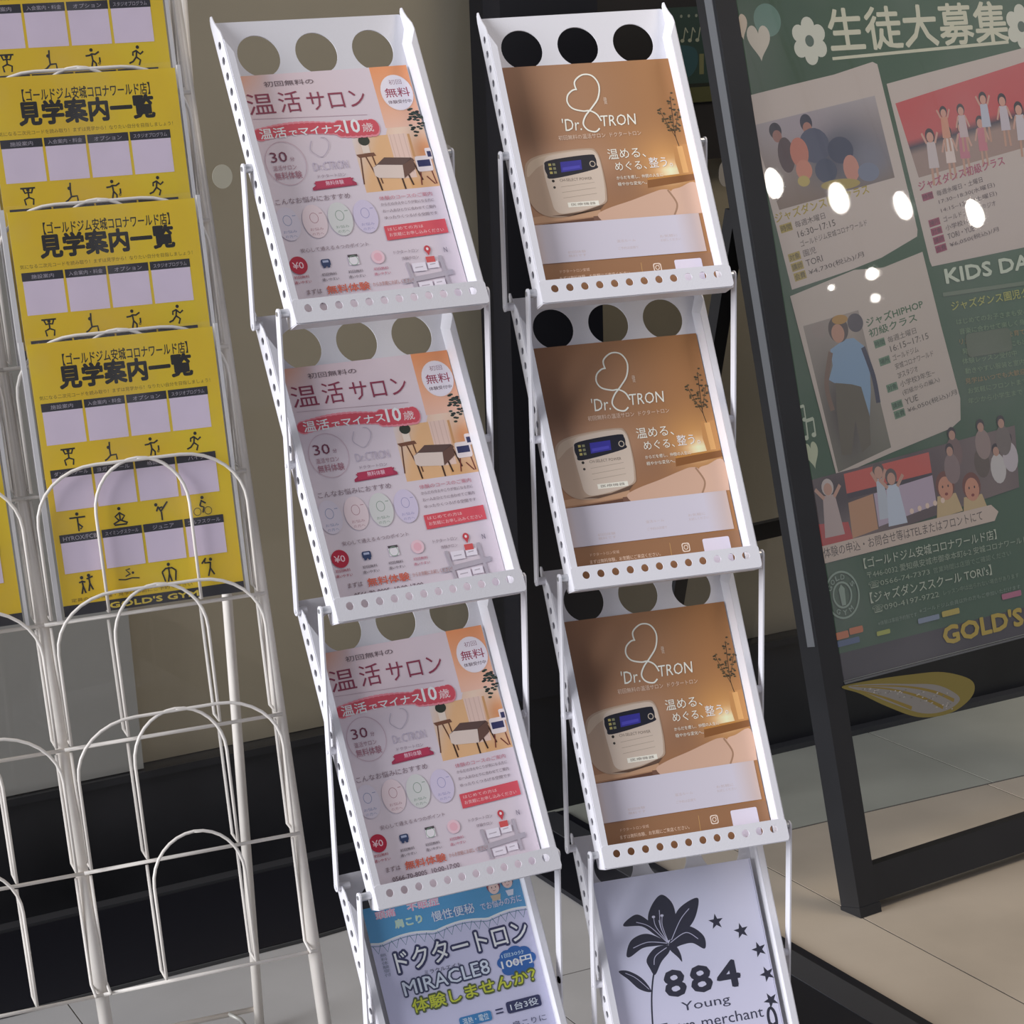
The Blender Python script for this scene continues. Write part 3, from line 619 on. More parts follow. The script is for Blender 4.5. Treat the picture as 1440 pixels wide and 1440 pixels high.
for rk in (0, 1):
    root = tag(empty('flyer_stand', frame_rack(rk)), RLAB[rk], 'flyer stand', 'white folding flyer stands')
    for k in range(4):
        if tray_proto is None: tr = tray_proto = add_tray(root)
        else: tr = copy_tree(tray_proto, root)
        tr.matrix_local = frame_tray(rk, k)
    cx = -0.0039 if not rk else 0
    for side in (-1, 1):
        x = side*(W2+0.0105)
        p0 = pivot(rk, 0, 'M'); p1 = pivot(rk, 1, 'T'); strap(root, rk, x, side, [p0, p1])
        for k in range(2):
            strap(root, rk, x + cx*(k+0.5), side, [pivot(rk, k, 'B'), pivot(rk, k+1, 'M'), pivot(rk, k+2, 'T')])
        a, b = pivot(rk, 2, 'B'), pivot(rk, 3, 'M'); c = b + (b-a) * ((b.z-0.012)/(a.z-b.z)); c.x = 0
        strap(root, rk, x + cx*3, side, [a, b, c])
        b4 = pivot(rk, 3, 'B'); strap(root, rk, x + cx*3, side, [b4, Vector((0, b4.y+0.01, 0.012))])
        MB().box((x+cx*3-0.006, b4.y-0.01, 0.0), (x+cx*3+0.006, c.y+0.03, 0.006), bev=0.003).obj('foot_bar', M_white, root)

# flyers
def sheet(name, art, mw, lab, group=None, cat='flyer', z=0.0006, h0=0.0, thick=0.0006):
    mb = MB().box((-0.105, h0, 0), (0.105, 0.297, thick)); o = mb.obj(name, mat('paper_stock', (0.72, 0.70, 0.71), 0.6) if 'paper_stock' not in bpy.data.materials else bpy.data.materials['paper_stock'])
    o.matrix_world = mw; art.parent = o if art.parent is None else art.parent
    return tag(o, lab, cat, group)
def place_flyers(name, art, rk, ks, labs, group, dx, cat='flyer'):
    proto = None
    for k, lab, (ox, rot) in zip(ks, labs, dx):
        M = frame_rack(rk) @ frame_tray(rk, k) @ Matrix.Translation((ox, -0.0135, 0.0022)) @ Matrix.Rotation(math.radians(rot), 4, 'Z')
        if proto is None:
            pr = art.obj('printed_face', M_ink, None, 0.00062); proto = sheet(name, pr, M, lab, group, cat)
        else:
            c = copy_tree(proto); c.matrix_world = M; tag(c, lab, cat, group)
    return proto
place_flyers('salon_flyer', art_salon(), 0, (0, 1, 2), ['pale pink salon flyer in the top tray of the left stand',
    'pale pink salon flyer in the second tray of the left stand', 'pale pink salon flyer in the third tray of the left stand'],
    'pink salon flyers', [(0.0030, 0.6), (0.0028, 0.0), (0.001, 0.3)])
place_flyers('device_flyer', art_tron(), 1, (0, 1, 2), ['brown flyer showing a white device, in the top tray of the right stand',
    'brown flyer showing a white device, in the second tray of the right stand', 'brown flyer showing a white device, in the third tray of the right stand'],
    'brown device flyers', [(0.0030, -0.3), (0.0022, 0.0), (0.0022, 0.1)])
def case(parent):
    mb = MB().add([(-0.1105, 0, 0.004), (0.1105, 0, 0.004), (0.1105, 0.312, 0.004), (-0.1105, 0.312, 0.004)], [(0, 1, 2, 3)]); return mb.obj('clear_sleeve', M_case, parent)
M_case = clear('clear_card_case', (0.75, 0.75, 0.8), 0.02, 0.03, 0.08)
f4 = place_flyers('event_flyer', art_event(), 0, (3,), ['blue and white flyer with bunting in the bottom tray of the left stand'], None, [(0.0095, 0.0)])
f4.location += (frame_tray(0, 3).to_3x3() @ Vector((-0.002, 0.020, 0.0075)))
f5 = place_flyers('lily_flyer', art_lily(), 1, (3,), ['pale lilac sheet with a black lily in the bottom tray of the right stand'], None, [(-0.0035, 0.0)])
f5.location += (frame_rack(1).to_3x3() @ frame_tray(1, 3).to_3x3() @ Vector((0, 0.006, 0.010)))
case(f4); case(f5)

# ------------------------------------------------------------------ cream wire rack with yellow flyers
YA, LE = math.radians(-3.316), math.radians(13.5435)
eu = Vector((cos(YA), sin(YA), 0)); bk = Vector((-sin(YA), cos(YA), 0)); es = bk*sin(LE) + Vector((0, 0, cos(LE))); en = Vector((0, 0, sin(LE))) - bk*cos(LE)
WRM = Matrix.Translation((-0.38173, 0.06186, 0.69528)) @ Matrix(((eu.x, es.x, en.x, 0), (eu.y, es.y, en.y, 0), (eu.z, es.z, en.z, 0), (0, 0, 0, 1)))
SF = -0.69528/es.z        # s of the floor
PP = 0.1405
wr = tag(empty('wire_rack', Matrix.Translation((-0.41, -0.09, 0))), 'tall leaning cream wire brochure rack with arched pockets at the left', 'wire rack')
INV = wr.matrix_world.inverted()
def wobj(mb, name, m=M_cream): mb.v = [INV @ (WRM @ v) for v in mb.v]; return mb.obj(name, m, wr, True)
for u in (-0.2867, -0.0285, 0.2290): wobj(MB().tube([(u, SF+0.004, 0), (u, 0.88, 0)], 0.0080, 14), 'post')
for s in (0.87, 0.3, SF+0.06): wobj(MB().tube([(-0.287, s, -0.004), (0.229, s, -0.004)], 0.006, 10), 'cross_tube') if s != 0.3 else None
def arch(u0, u1, ty, sh, rx):
    P = [(u0, 0.004)]; n = 8
    for i in range(n+1): t = pi - pi/2*i/n; P.append((u0+rx+rx*cos(t), sh+(ty-sh)*sin(t)))
    for i in range(n+1): t = pi/2 - pi/2*i/n; P.append((u1-rx+rx*cos(t), sh+(ty-sh)*sin(t)))
    return P + [(u1, 0.004)]
for ci, cu in enumerate((0.0, -0.2575)):
    for k in range(-3, 5):
        sb = -0.008 + PP*k; N = lambda s: 0.020 + 0.10*(s-sb)
        wobj(MB().tube([(cu-0.0285, sb, 0.0125), (cu+0.2290, sb, 0.0125)], 0.0022, 8), 'cross_wire')
        shapes = [('wide_arch', -0.021, 0.2195, 0.166, 0.106, 0.072), ('narrow_arch', 0.0445, 0.152, 0.168, 0.112, 0.0537)]
        if k == -3: shapes = shapes[1:]
        for nm, a, b, ty, sh, rx in shapes:
            path = [(cu+u, sb+s, N(sb+s)) for u, s in arch(a, b, ty, sh, rx)]
            pre = [(cu+a, sb+PP-0.004, 0.010), (cu+a, sb+0.012, -0.001)]; post = [(cu+b, sb+0.012, -0.001), (cu+b, sb+PP-0.004, 0.010)]
            wobj(MB().tube(pre + path + post, 0.0019, 8), nm)
        if k == -3:
            for a in (-0.021, 0.2195): wobj(MB().tube([(cu+a, sb+PP-0.004, 0.010), (cu+a, sb+0.012, -0.001), (cu+a, sb, 0.018)], 0.0019, 8), 'side_wire')
# rear support leg with its foot bracket
for x, y in ((-0.1087, 0.311), (-0.62, 0.345)):
    MB().tube([INV @ Vector((x, y, 0.003)), INV @ Vector((x+0.018, y+0.012, 1.60))], 0.0068, 14).obj('rear_leg', M_cream, wr, True)
MB().tube([INV @ Vector((-0.1087, 0.316, 0.035)), INV @ Vector((-0.62, 0.35, 0.035))], 0.004, 8).obj('rear_bar', M_cream, wr, True)
MB().tube([INV @ Vector(p) for p in ((-0.121, 0.306, 0.010), (-0.128, 0.300, 0.012), (-0.138, 0.305, 0.030), (-0.150, 0.318, 0.036))], 0.0032, 8).obj('foot_bracket', mat('grey_bracket', (0.35, 0.34, 0.31), 0.5, 0.3), wr, True)
MB().tube([INV @ Vector((-0.130, 0.312, 0.004)), INV @ Vector((-0.200, 0.316, 0.004))], 0.006, 8).obj('foot_bracket', bpy.data.materials['grey_bracket'], wr, True)

ya = art_yellow(); yproto = None
M_stack = mat('sheet_edges', (0.62, 0.61, 0.60), 0.7, var=0.15, vscale=120)
slots = [(0, k) for k in range(4)] + [(1, k) for k in range(2)]
ylab = ['lowest yellow flyer in a clear sleeve, its whole page in view', 'yellow flyer in a clear sleeve, just above the lowest full one',
        'yellow flyer in a clear sleeve, second from the top', 'topmost yellow flyer in a clear sleeve, cut off by the top of the photo',
        'yellow flyer strip at the far left edge, the lower of two', 'yellow flyer sliver at the far left edge, the upper of two']
for (ci, k), lab in zip(slots, ylab):
    tilt = math.atan(0.094)
    M = WRM @ Matrix.Translation((-0.0035 - 0.2575*ci + random.uniform(-0.001, 0.001), -0.0025 + PP*k, 0.0125)) @ Matrix.Rotation(tilt, 4, 'X')
    if yproto is None:
        yproto = MB().box((0, 0, 0), (0.210, 0.297, 0.0005)).obj('course_flyer', M_stack)
        ya.obj('printed_face', M_ink, yproto, 0.00052)
        mb = MB().add([(-0.010, -0.0045, 0.0034), (0.219, -0.0045, 0.0034), (0.219, 0.303, 0.0034), (-0.010, 0.303, 0.0034)], [(0, 1, 2, 3)]); mb.obj('clear_sleeve', M_sleeve, yproto)
        mb = MB()
        for i, (x0, x1) in enumerate(((0.2125, 0.2165), (-0.0085, -0.003))): mb.box((x0, -0.004, -0.0030), (x1, 0.300, 0.0004))
        mb.obj('sleeve_edge', M_sleeve_e if 'M_sleeve_e' in globals() else mat('milky_sleeve_edge', (0.72, 0.70, 0.70), 0.4), yproto)
        o = yproto
    else: o = copy_tree(yproto)
    o.matrix_world = M; tag(o, lab, 'flyer', 'yellow gym flyers in clear sleeves')

# ------------------------------------------------------------------ green sign on a black easel frame
SO = Vector((0.835928, 0.19989771, 0.0)); SA = math.radians(7)
sd = Vector((cos(SA), sin(SA), 0)); ss = Vector((-0.02993271, 0.24378236, 0.96936794)).normalized(); sn = sd.cross(ss)
SM = Matrix.Translation(SO) @ Matrix(((sd.x, ss.x, sn.x, 0), (sd.y, ss.y, sn.y, 0), (sd.z, ss.z, sn.z, 0), (0, 0, 0, 1)))
sg = tag(empty('poster_easel', SM), 'black metal easel frame leaning back, holding a green dance class poster', 'sign stand')
MB().box((-0.006, 0.006, -0.040), (0.033, 1.43, 0), bev=0.002).obj('stile', M_black, sg)
MB().box((0.761, 0.006, -0.040), (0.800, 1.43, 0), bev=0.002).obj('stile', M_black, sg)
MB().box((-0.0085, 0.42, -0.020), (-0.0055, 1.43, -0.004)).obj('edge_strip', M_grey_edge, sg)
MB().box((0.033, 0.016, -0.032), (0.761, 0.073, -0.004)).obj('bottom_rail', M_black, sg)
MB().box((0.033, 1.385, -0.032), (0.761, 1.43, -0.002)).obj('top_rail', M_black, sg)
MB().box((0.033, 0.356, -0.020), (0.761, 1.385, -0.012)).obj('back_board', M_black, sg)
for x in (0.015, 0.78): MB().box((x-0.022, -0.0, -0.041), (x+0.021, 0.016, 0.001)).obj('foot_cap', M_black, sg)
SI = SM.inverted()
for u in (0.012,):
    a = SM @ Vector((u, 1.075, -0.045)); b = a + Vector((-0.030, 0.245, -1.035)); b.z = 0.012
    d_ = (b-a).normalized(); w = sd*0.013; h = d_.cross(sd)*0.011
    V = [SI @ (q + sx*w + sy*h) for q in (a, b) for sx, sy in ((-1, -1), (1, -1), (1, 1), (-1, 1))]
    mesh_obj('rear_leg', V, [(0,1,2,3), (7,6,5,4), (0,4,5,1), (1,5,6,2), (2,6,7,3), (3,7,4,0)], M_black, sg)
    if u < 0.1:
        q0 = a + (b-a)*0.52; q1 = q0 + Vector((0.76, 0.13, 0.0)); hh = Vector((0, 0, 0.014)); ww = Vector((0, 0.008, 0))
        V = [SI @ (q + sx*ww + sy*hh) for q in (q0, q1) for sx, sy in ((-1, -1), (1, -1), (1, 1), (-1, 1))]
        mesh_obj('leg_crossbar', V, [(0,1,2,3), (7,6,5,4), (0,4,5,1), (1,5,6,2), (2,6,7,3), (3,7,4,0)], M_black, sg)

def art_sign():
    p = Print(1.25); G = '3e5b43'; cr = 'c1b9ac'
    def bgf(u, v):
        c = mixc((56, 84, 62), (70, 100, 78), gauss(u, v, 0.9, 0.4, 0.3, 0.3)); c = mixc(c, (46, 72, 48), gauss(u, v, 0.1, 0.85, 0.25, 0.3)); return c
    p.grid(34, 358, 760, 1384, 20, 28, bgf)
    p.ell(150, 1330, 40, 34, '2f4a34'); p.ell(96, 1335, 26, 24, '56766a')
    p.grid(34, 358, 760, 400, 12, 2, lambda u, v: (58, 54, 60))
    def heart(x, y, w, h, deg, col):
        p.frame(x, y, deg); P = []
        for i in range(36):
            t = 2*pi*i/36; P.append((w/2*(sin(t)**3), h/2*(13*cos(t)-5*cos(2*t)-2*cos(3*t)-cos(4*t)+2)/15))
        p.poly(P, col); p.frame()
    heart(43, 1327, 30, 38, 8, 'bcae9c'); heart(74, 1303, 44, 54, -2, 'b9b3a6'); heart(51, 700, 27, 42, 6, 'aab399')
    def flower(x, y, r):
        for i in range(6): a = i*pi/3+0.5; p.ell(x+r*0.62*cos(a), y+r*0.62*sin(a), r*0.36, r*0.36, 'bdc0b4', 18)
        p.ell(x, y, r*0.45, r*0.45, 'bdc0b4', 18); p.ell(x, y, r*0.24, r*0.24, '4a5c50', 16)
    flower(172, 1302, 36); flower(624, 1306, 36)
    p.text('生徒大募集', 212, 1283, 594, 1348, 'bcbda9', 0.022); p.poly([(212, 1272), (212, 1276.5), (590, 1286), (590, 1281)], 'bcbda9')
    def note(x, y, s):
        c = 'a9b4a2'; p.stroke([(x, y), (x+0.05*s, y+s)], 0.1*s, c, False); p.stroke([(x+0.6*s, y+0.1*s), (x+0.62*s, y+1.05*s)], 0.1*s, c, False)
        p.stroke([(x+0.05*s, y+0.95*s), (x+0.62*s, y+1.02*s)], 0.2*s, c, False); p.ell(x-0.12*s, y, 0.18*s, 0.14*s, c, 12); p.ell(x+0.48*s, y+0.1*s, 0.18*s, 0.14*s, c, 12)
    note(48, 727, 26); note(36, 752, 22)
    # card 1
    p.poly([(28, 1228), (120, 1240), (210, 1251), (292, 1266), (301, 1262), (318, 1130), (333, 1010), (330, 1000), (250, 975), (180, 962), (62, 945)], 'b4aaa4')
    def ph1(u, v):
        c = mixc((120, 104, 92), (158, 152, 156), v); c = mixc(c, (62, 66, 84), gauss(u, v, 0.6, 0.45, 0.26, 0.34)); c = mixc(c, (110, 112, 126), gauss(u, v, 0.85, 0.3, 0.2, 0.3)); return mixc(c, (150, 142, 150), gauss(u, v, 0.35, 0.9, 0.25, 0.25))
    p.grid(0, 0, 0, 0, 16, 12, ph1, quad=[(62, 1062), (302, 1092), (286, 1216), (34, 1186)])
    for x, y, rx, ry, c in ((78, 1176, 12, 12, '26222c'), (80, 1168, 9, 9, '8c6258'), (92, 1140, 16, 26, '4a3a3c'), (140, 1184, 12, 13, '2b2c3c'), (141, 1176, 9, 9, '9a6c5e'), (150, 1150, 30, 26, '464b60'), (118, 1142, 18, 22, 'b06e5c'),
                            (122, 1116, 16, 15, 'b87a66'), (118, 1100, 12, 8, 'aa9a58'), (200, 1140, 26, 20, '343a50'), (216, 1112, 16, 20, 'b27d6e'), (165, 1112, 22, 18, '3a4258'), (190, 1090, 40, 8, '9a8a4c'), (250, 1104, 22, 14, '6c7488')): p.ell(x, y, rx, ry, c, 18)
    p.frame(52, 1043, 8.6)
    p.text('ジャズダンス園児クラス', 0, 0, 196, 15, '9a8a30', 0.02)
    rows = [('時間', '毎週木曜日', 62), ('', '16:30~17:15', 78), ('', 'ゴールドジム安城コロナワールド', 140), ('対象', '園児', 26), ('講師', 'TORI', 34), ('会費', '¥4,730(税込)/月', 116)]
    y = -15
    for a, b, w in rows:
        x = 4 - 0.02*y
        if a: p.rect(x, y-1, x+24, y+11, '9c8c44'); p.text(a, x+1.5, y+0.5, x+22.5, y+9.5, '4a4020', 0.01)
        p.text(b, x+30, y, x+30+w, y+9.5, '4c4440', 0.0); y -= 14.6
    p.frame()
    # card 2
    p.poly([(314, 1232), (400, 1244), (500, 1257), (600, 1270), (660, 1278), (640, 1000), (600, 965), (352, 952), (349, 960)], 'b4aaa4')
    p.grid(0, 0, 0, 0, 12, 10, lambda u, v: (178, 76, 76) if v > 0.42 else ((52, 48, 62) if v > 0.30 else mixc((140, 120, 112), (150, 126, 116), u)), quad=[(352, 1088), (640, 1124), (624, 1252), (326, 1202)])
    for i, (x, y, s) in enumerate(((388, 1130, 1.0), (426, 1134, 0.95), (458, 1140, 1.0), (424, 1168, 0.8), (462, 1168, 0.85), (500, 1146, 0.9), (514, 1182, 0.9), (556, 1176, 0.95), (590, 1160, 1.0))):
        p.poly([(x-11*s, y-30*s), (x+11*s, y-30*s), (x+9*s, y+10*s), (x-9*s, y+10*s)], ['b9b0b2', 'c9bcb8', 'b06c7c', 'c08a72', 'b7a8ac', 'b46a78', 'aab0c0', 'b4aeb8', 'b9b4bc'][i])
        for sx in (-1, 1): p.stroke([(x+sx*5*s, y-30*s), (x+sx*6*s, y-56*s)], 5*s, 'b08a76', False); p.stroke([(x+sx*9*s, y+8*s), (x+sx*17*s, y+(24 if i % 3 == 0 else -12)*s)], 4*s, 'b99282', False)
        p.ell(x, y+20*s, 10*s, 11*s, '2a2228', 16); p.ell(x, y+17*s, 7.5*s, 8*s, 'bc8f7e', 14)
    p.frame(349, 1067, 8.0)
    p.text('ジャズダンス初級クラス', 0, 0, 196, 15, 'a04a66', 0.02); y = -15
    for a, b, w in [('時間', '毎週水曜日・土曜日', 104), ('', '17:30~18:30(水曜日)', 128), ('', '14:15~15:15(土曜日)', 128), ('場所', 'ゴールドジム2Fスタジオ', 120), ('対象', '小学校1年生~', 80), ('講師', 'TORI・YUE', 60), ('会費', '¥6,050(税込)/月', 112)]:
        x = 2 - 0.01*y
        if a: p.rect(x, y-1, x+24, y+10, '8a3c56'); p.text(a, x+1.5, y+0.5, x+22.5, y+8.5, '4e2434', 0.01)
        p.text(b, x+32, y, x+32+w, y+8.5, '5a4e50'); y -= 13.6
    p.frame()
    # card 3
    p.poly([(56, 936), (190, 962), (250, 960), (336, 976), (352, 860), (370, 745), (364, 712), (342, 702), (210, 682), (92, 662)], 'b0a79f')
    def ph3(u, v):
        c = mixc((104, 104, 92), (140, 132, 126), v); c = mixc(c, (64, 58, 54), gauss(u, v, 0.35, 0.35, 0.3, 0.3)); return mixc(c, (150, 140, 130), gauss(u, v, 0.75, 0.9, 0.2, 0.2))
    p.grid(0, 0, 0, 0, 10, 16, ph3, quad=[(96, 668), (210, 690), (186, 902), (72, 890)])
    p.poly([(118, 850), (150, 862), (168, 862), (186, 848), (192, 820), (186, 778), (176, 742), (166, 788), (140, 794), (116, 800), (106, 806), (118, 826)], '7893ae')
    p.poly([(118, 800), (150, 794), (168, 788), (176, 745), (170, 700), (150, 690), (146, 740), (128, 690), (108, 692), (112, 760)], '5b5648')
    p.stroke([(118, 846), (100, 800), (104, 760)], 9, '6e5a4c'); p.stroke([(184, 846), (196, 800), (198, 760)], 9, '3a3c4c')
    p.ell(140, 878, 20, 20, '4c4340'); p.ell(138, 872, 13, 14, 'a8806c'); p.ell(146, 892, 16, 7, 'a07c3c'); p.ell(102, 880, 14, 12, '8a807a'); p.ell(176, 884, 16, 14, '4e4a50')
    p.frame(199, 872, 8.0)
    p.text('ジャズHIPHOP', 0, 2, 124, 16, '46644a', 0.022); p.text('初級クラス', 0, -14, 104, -1, '46644a', 0.015)
    rows = [('時間', '毎週土曜日', 62, 0), ('', '16:15~17:15', 84, 0), ('場所', 'ゴールドジム', 56, 0), ('', '安城コロナワールド', 84, 0), ('', '2Fスタジオ', 44, 0), ('対象', '小学校3年生~', 76, 0), ('', '(初級からの編入)', 82, 0), ('講師', 'YUE', 28, 0), ('会費', '¥6,050(税込)/月', 110, 0)]
    y = -31
    for a, b, w, _ in rows:
        x = 4 - 0.03*y
        if a: p.rect(x, y-1, x+23, y+11, '5f7a64'); p.text(a, x+1.5, y+1, x+21.5, y+9, '2e4434', 0.01)
        p.text(b, x+29, y, x+29+w, y+9.5, '58544e'); y -= 14.0
    p.frame()
    # heading and small text at the right
    p.frame(376, 922, 2.0); p.text('KIDS DANCE', 0, 0, 290, 24, 'b3bfae', 0.03); p.frame()
    p.rect(366, 904, 760, 910, '5f6f5c'); p.frame(380, 880, 1.5); p.text('ジャズダンス園児クラス・初級クラス', 0, 0, 330, 15, '9aa052', 0.012); p.frame()
    y = 858
    for i, t in enumerate(('はじめてのお子さまも安心して参加できます', '音楽に合わせて楽しく身体を動かします', 'リズム感と表現力を育てるレッスンです', '発表会やイベントにも出演します', '体験レッスン受付中', '動きやすい服装と室内シューズをご用意ください', '見学はいつでも大歓迎', 'お気軽にフロントまでお問い合わせください', '年少から小学生まで')):
        p.text(t, 386+(i % 2)*3, y, 386+13.5*len(t), y+9, '6f8a68' if i not in (2, 6) else '8f7a4c', 0.0); y -= 15.5
    p.rrect(400, 805, 500, 842, 8, '52604c')
    # photo strip
    def strip(u, v): c = mixc((84, 72, 74), (110, 98, 96), 0.5+0.5*sin(9*u)); return mixc(c, (66, 58, 62), gauss(u, v, 0.12, 0.7, 0.15, 0.4))
    p.grid(0, 0, 0, 0, 24, 8, strip, quad=[(34, 552), (470, 590), (480, 688), (34, 664)])
    p.poly([(106, 634), (106, 664), (286, 672), (286, 640)], 'b4564c'); p.poly([(106, 626), (106, 634), (286, 640), (286, 630)], '3e3840')
    p.poly([(36, 556), (36, 598), (100, 592), (106, 560)], 'a6413e'); p.poly([(104, 566), (106, 620), (158, 626), (158, 572)], 'ab8466'); p.poly([(160, 575), (160, 626), (286, 636), (286, 590)], 'a79aac')
    for x, y, bw, bc, hc in ((70, 615, 20, 'a89a98', 'b2aaa8'), (176, 625, 12, 'aab4c0', '57504e'), (200, 612, 20, 'b0bccc', '57504e')):
        p.poly([(x-bw, y-40), (x+bw, y-40), (x+bw*0.6, y+22), (x-bw*0.6, y+22)], bc); p.ell(x, y+34, 12, 13, hc, 16); p.ell(x, y+31, 8.5, 9.5, 'b08c7c', 14)
        for s in (-1, 1): p.stroke([(x+s*bw*0.5, y+18), (x+s*bw*1.25, y+34)], 6, 'b08c7c', False)
    for x, y, r in ((310, 612, 20), (366, 602, 20)):
        p.poly([(x-1.4*r, y-44), (x+1.5*r, y-40), (x+r, y-10), (x-r, y-10)], 'b39f78'); p.ell(x, y+5, r, r*1.1, '6a4238', 20); p.ell(x, y, r*0.78, r*0.92, 'b8846c', 20)
        for s in (-1, 1): p.ell(x+s*r*0.3, y+3, 1.6, 2.2, '3a2a28', 8)
        p.ell(x, y-9, 3.6, 2.4, '7c3a34', 10)
    for x, y, c in ((340, 664, '6e5a58'), (396, 640, '5a5048'), (430, 626, 'b6b4b4'), (404, 668, '8a7a76'), (460, 640, 'b0aab0'), (450, 668, '6c6460'), (330, 640, '7c6c6c')):
        p.ell(x, y, 17, 24, c, 16); p.ell(x, y+30, 9, 10, '332c30', 14); p.ell(x, y+27, 7, 7.5, 'a88474', 12)
    for i in range(5): p.ell(232+i*17, 588+i*1.6, 4.4, 4.4, 'd0bcae', 10)
    p.poly([(34, 538), (34, 564), (402, 572), (416, 559), (405, 546)], 'b9aba0'); p.frame(42, 543, 1.0); p.text('体験の申込・お問合せ等はTELまたはフロントにて', 0, 2, 338, 18, '4c4440', 0.0); p.frame()
    w = 'a5b09f'
    p.text('【ゴールドジム安城コロナワールド店】', 118, 517, 404, 533, w, 0.006); p.text('〒446-0032 愛知県安城市御幸本町6-2 安城コロナワールド', 121, 501, 470, 512, '8c9b88', 0.0)
    p.text('☎0566-74-7373', 121, 485, 250, 496, '8c9b88', 0.0); p.text('営業時間は店頭でご確認ください', 258, 486, 430, 495, '6f8470')
    p.text("【ジャズダンススクール TORI's】", 120, 463, 382, 480, w, 0.006); p.text('☎090-4197-9722', 121, 447, 262, 459, '8c9b88', 0.0); p.text('レッスン中は出られない場合があります', 272, 449, 440, 457, '6f8470')
    p.text('※体験は事前予約制です', 128, 427, 210, 434, '74887a'); p.text('※ゴールドジム会員以外の方もご参加いただけます', 216, 431, 440, 438, '74887a')
    p.ring(66, 486, 33, 35, 3, '7e9486', 36); p.ring(66, 486, 18, 19, 3, '7e9486', 30)
    p.poly([(62, 470), (70, 470), (72, 495), (66, 502), (60, 495)], '7e9486')
    for i, ch in enumerate("GOLD'S"):
        a = math.radians(150 - i*24); p.frame(66+26*cos(a), 486+27*sin(a), math.degrees(a)-90); p.text(ch, -4, -4, 4, 4, '7e9486', 0.02) if ch != "'" else None; p.frame()
    for i, ch in enumerate('GYM'):
        a = math.radians(240 + i*30); p.frame(66+26*cos(a), 486+27*sin(a), math.degrees(a)+90); p.text(ch, -4, -4, 4, 4, '7e9486', 0.02); p.frame()
    for x0, y0, x1, y1, c in ((40, 421, 66, 432, 'b36a42'), (68, 424, 96, 434, 'b36a42'), (40, 410, 86, 419, '4c5e80'), (122, 412, 150, 419, '98a04a'), (210, 415, 256, 423, '76849a'), (262, 416, 300, 425, 'a89a48'), (396, 420, 440, 429, 'a4607a')): p.rrect(x0, y0, x1, y1, 2, c)
    p.text("GOLD'S GYM", 257, 372, 560, 403, 'a8922c', 0.04)
    return p
pst = MB().box((0.034, 0.357, -0.0115), (0.760, 1.384, -0.0105)).obj('poster', mat('poster_paper', (0.3, 0.33, 0.3), 0.6), sg)
art_sign().obj('printed_face', M_ink_gloss, pst, -0.0104)
cov = MB().add([(0.034, 0.357, 0.0005), (0.760, 0.357, 0.0005), (0.760, 1.384, 0.0005), (0.034, 1.384, 0.0005)], [(0, 1, 2, 3)]).obj('clear_cover', M_acrylic, sg)
MB().box((0.034, 0.3545, -0.002), (0.760, 0.357, 0.003)).obj('cover_edge', M_grey_edge, sg)
# leaf-shaped gold and silver reflection, painted as a decal under the poster
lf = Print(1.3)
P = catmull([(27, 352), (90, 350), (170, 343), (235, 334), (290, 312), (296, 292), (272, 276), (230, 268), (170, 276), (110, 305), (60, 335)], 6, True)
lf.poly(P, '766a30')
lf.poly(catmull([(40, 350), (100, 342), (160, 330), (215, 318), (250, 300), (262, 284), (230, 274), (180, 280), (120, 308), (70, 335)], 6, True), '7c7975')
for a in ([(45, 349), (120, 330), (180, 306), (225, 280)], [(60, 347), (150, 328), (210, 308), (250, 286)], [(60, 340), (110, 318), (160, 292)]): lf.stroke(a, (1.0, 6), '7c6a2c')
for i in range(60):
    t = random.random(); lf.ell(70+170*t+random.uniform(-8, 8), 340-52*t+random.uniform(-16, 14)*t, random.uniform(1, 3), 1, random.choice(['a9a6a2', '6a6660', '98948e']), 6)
o = lf.obj('painted_leaf_reflection', M_ink_gloss, sg, 0.001); o['label'] = 'gold and silver leaf-shaped painted reflection'

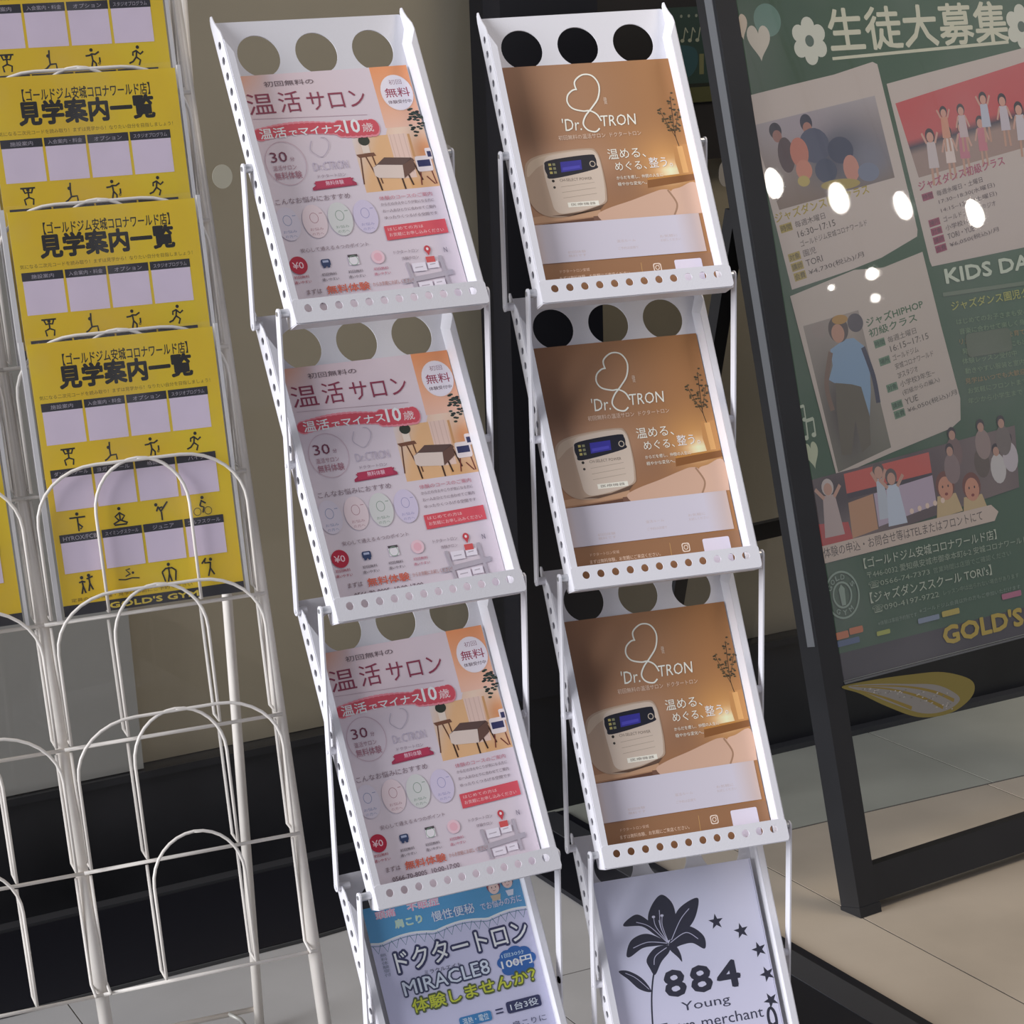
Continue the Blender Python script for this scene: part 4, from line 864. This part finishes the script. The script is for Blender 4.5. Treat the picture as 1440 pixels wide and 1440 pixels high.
# reflection of the sign's green back in the glass, painted on a flat panel
gp = Print(1.2); gp.rect(0, 0, 160, 150, '2b3d36'); gp.rect(0, 0, 160, 26, '4a4a2c'); gp.rect(0, 24, 160, 30, '20241c')
gp.poly(catmull([(20, 46), (60, 40), (80, 60), (74, 86), (30, 90), (12, 70)], 5, True), '2f4c50'); gp.rect(84, 44, 93, 76, '6a6a48')
for i in range(3):
    x = 52+i*15; gp.stroke([(x, 98), (x+4, 118)], 2, '8f927e', False); gp.ell(x-2, 98, 4, 3, '8f927e', 10); gp.stroke([(x+4, 118), (x+9, 110)], 2, '8f927e', False); gp.ell(x-4, 136, 2.6, 2.6, '7e8474', 8)
o = MB().box((0, 0, 0), (0.16, 0.15, 0.002)).obj('painted_poster_reflection', M_dark_panel); o.matrix_world = WM() @ Matrix.Translation((1.29, 0.0285, 1.180)) @ Matrix.Rotation(pi/2, 4, 'X')
gp.obj('printed_face', M_ink, o, 0.0021); tag(o, 'painted reflection of the dim green sign back with small music notes, beside the sign', 'poster')

# ------------------------------------------------------------------ hanging lamps down the arcade: their reflections show in the sign's film
M_lamp = emit('lamp_globe', (1.0, 0.97, 0.92), 30)
for qi, q in enumerate(((3.845, -1.872, 2.304), (4.050, -1.794, 2.205), (4.247, -1.713, 2.126), (4.477, -1.614, 2.041))):
    r = empty('pendant_lamp', Matrix.Translation(q)); mb = MB(); R = []
    n = 12
    for j in range(n+1):
        t = pi*j/n; R.append((0, 0, 0.052*cos(t)))
    mb.tube(R, [max(0.0008, 0.029*sin(pi*j/n)) for j in range(n+1)], 16); mb.obj('globe', M_lamp, r, True)
    MB().tube([(0, 0, 0.05), (0, 0, 0.75)], 0.003, 6).obj('cord', M_black, r)
    tag(r, 'glowing pendant lamp, %s of four mirrored in the sign cover' % ('leftmost', 'second from left', 'second from right', 'rightmost')[qi], 'lamp', 'pendant lamps of the arcade')

# small unseen globes added to put glints in the film over the sign
for qi, (q, r_) in enumerate((((4.141, -1.832, 1.943), 0.020), ((4.145, -1.855, 1.862), 0.014), ((4.006, -1.908, 1.935), 0.010))):
    mb = MB(); R = [(0, 0, r_*cos(pi*j/8)) for j in range(9)]
    mb.tube(R, [max(0.0006, r_*sin(pi*j/8)) for j in range(9)], 12); r = empty('glint_globe', Matrix.Translation(q)); mb.obj('glow_ball', M_lamp, r, True)
    MB().tube([(0, 0, r_*0.9), (0, 0, 1.2)], 0.0025, 6).obj('cord', M_black, r)  # cord of the unseen added globe
    tag(r, 'tiny unseen globe added for the %s glint on the cover of the green sign' % ('upper', 'lower', 'left-hand')[qi], 'lamp', 'unseen globes added for glints')
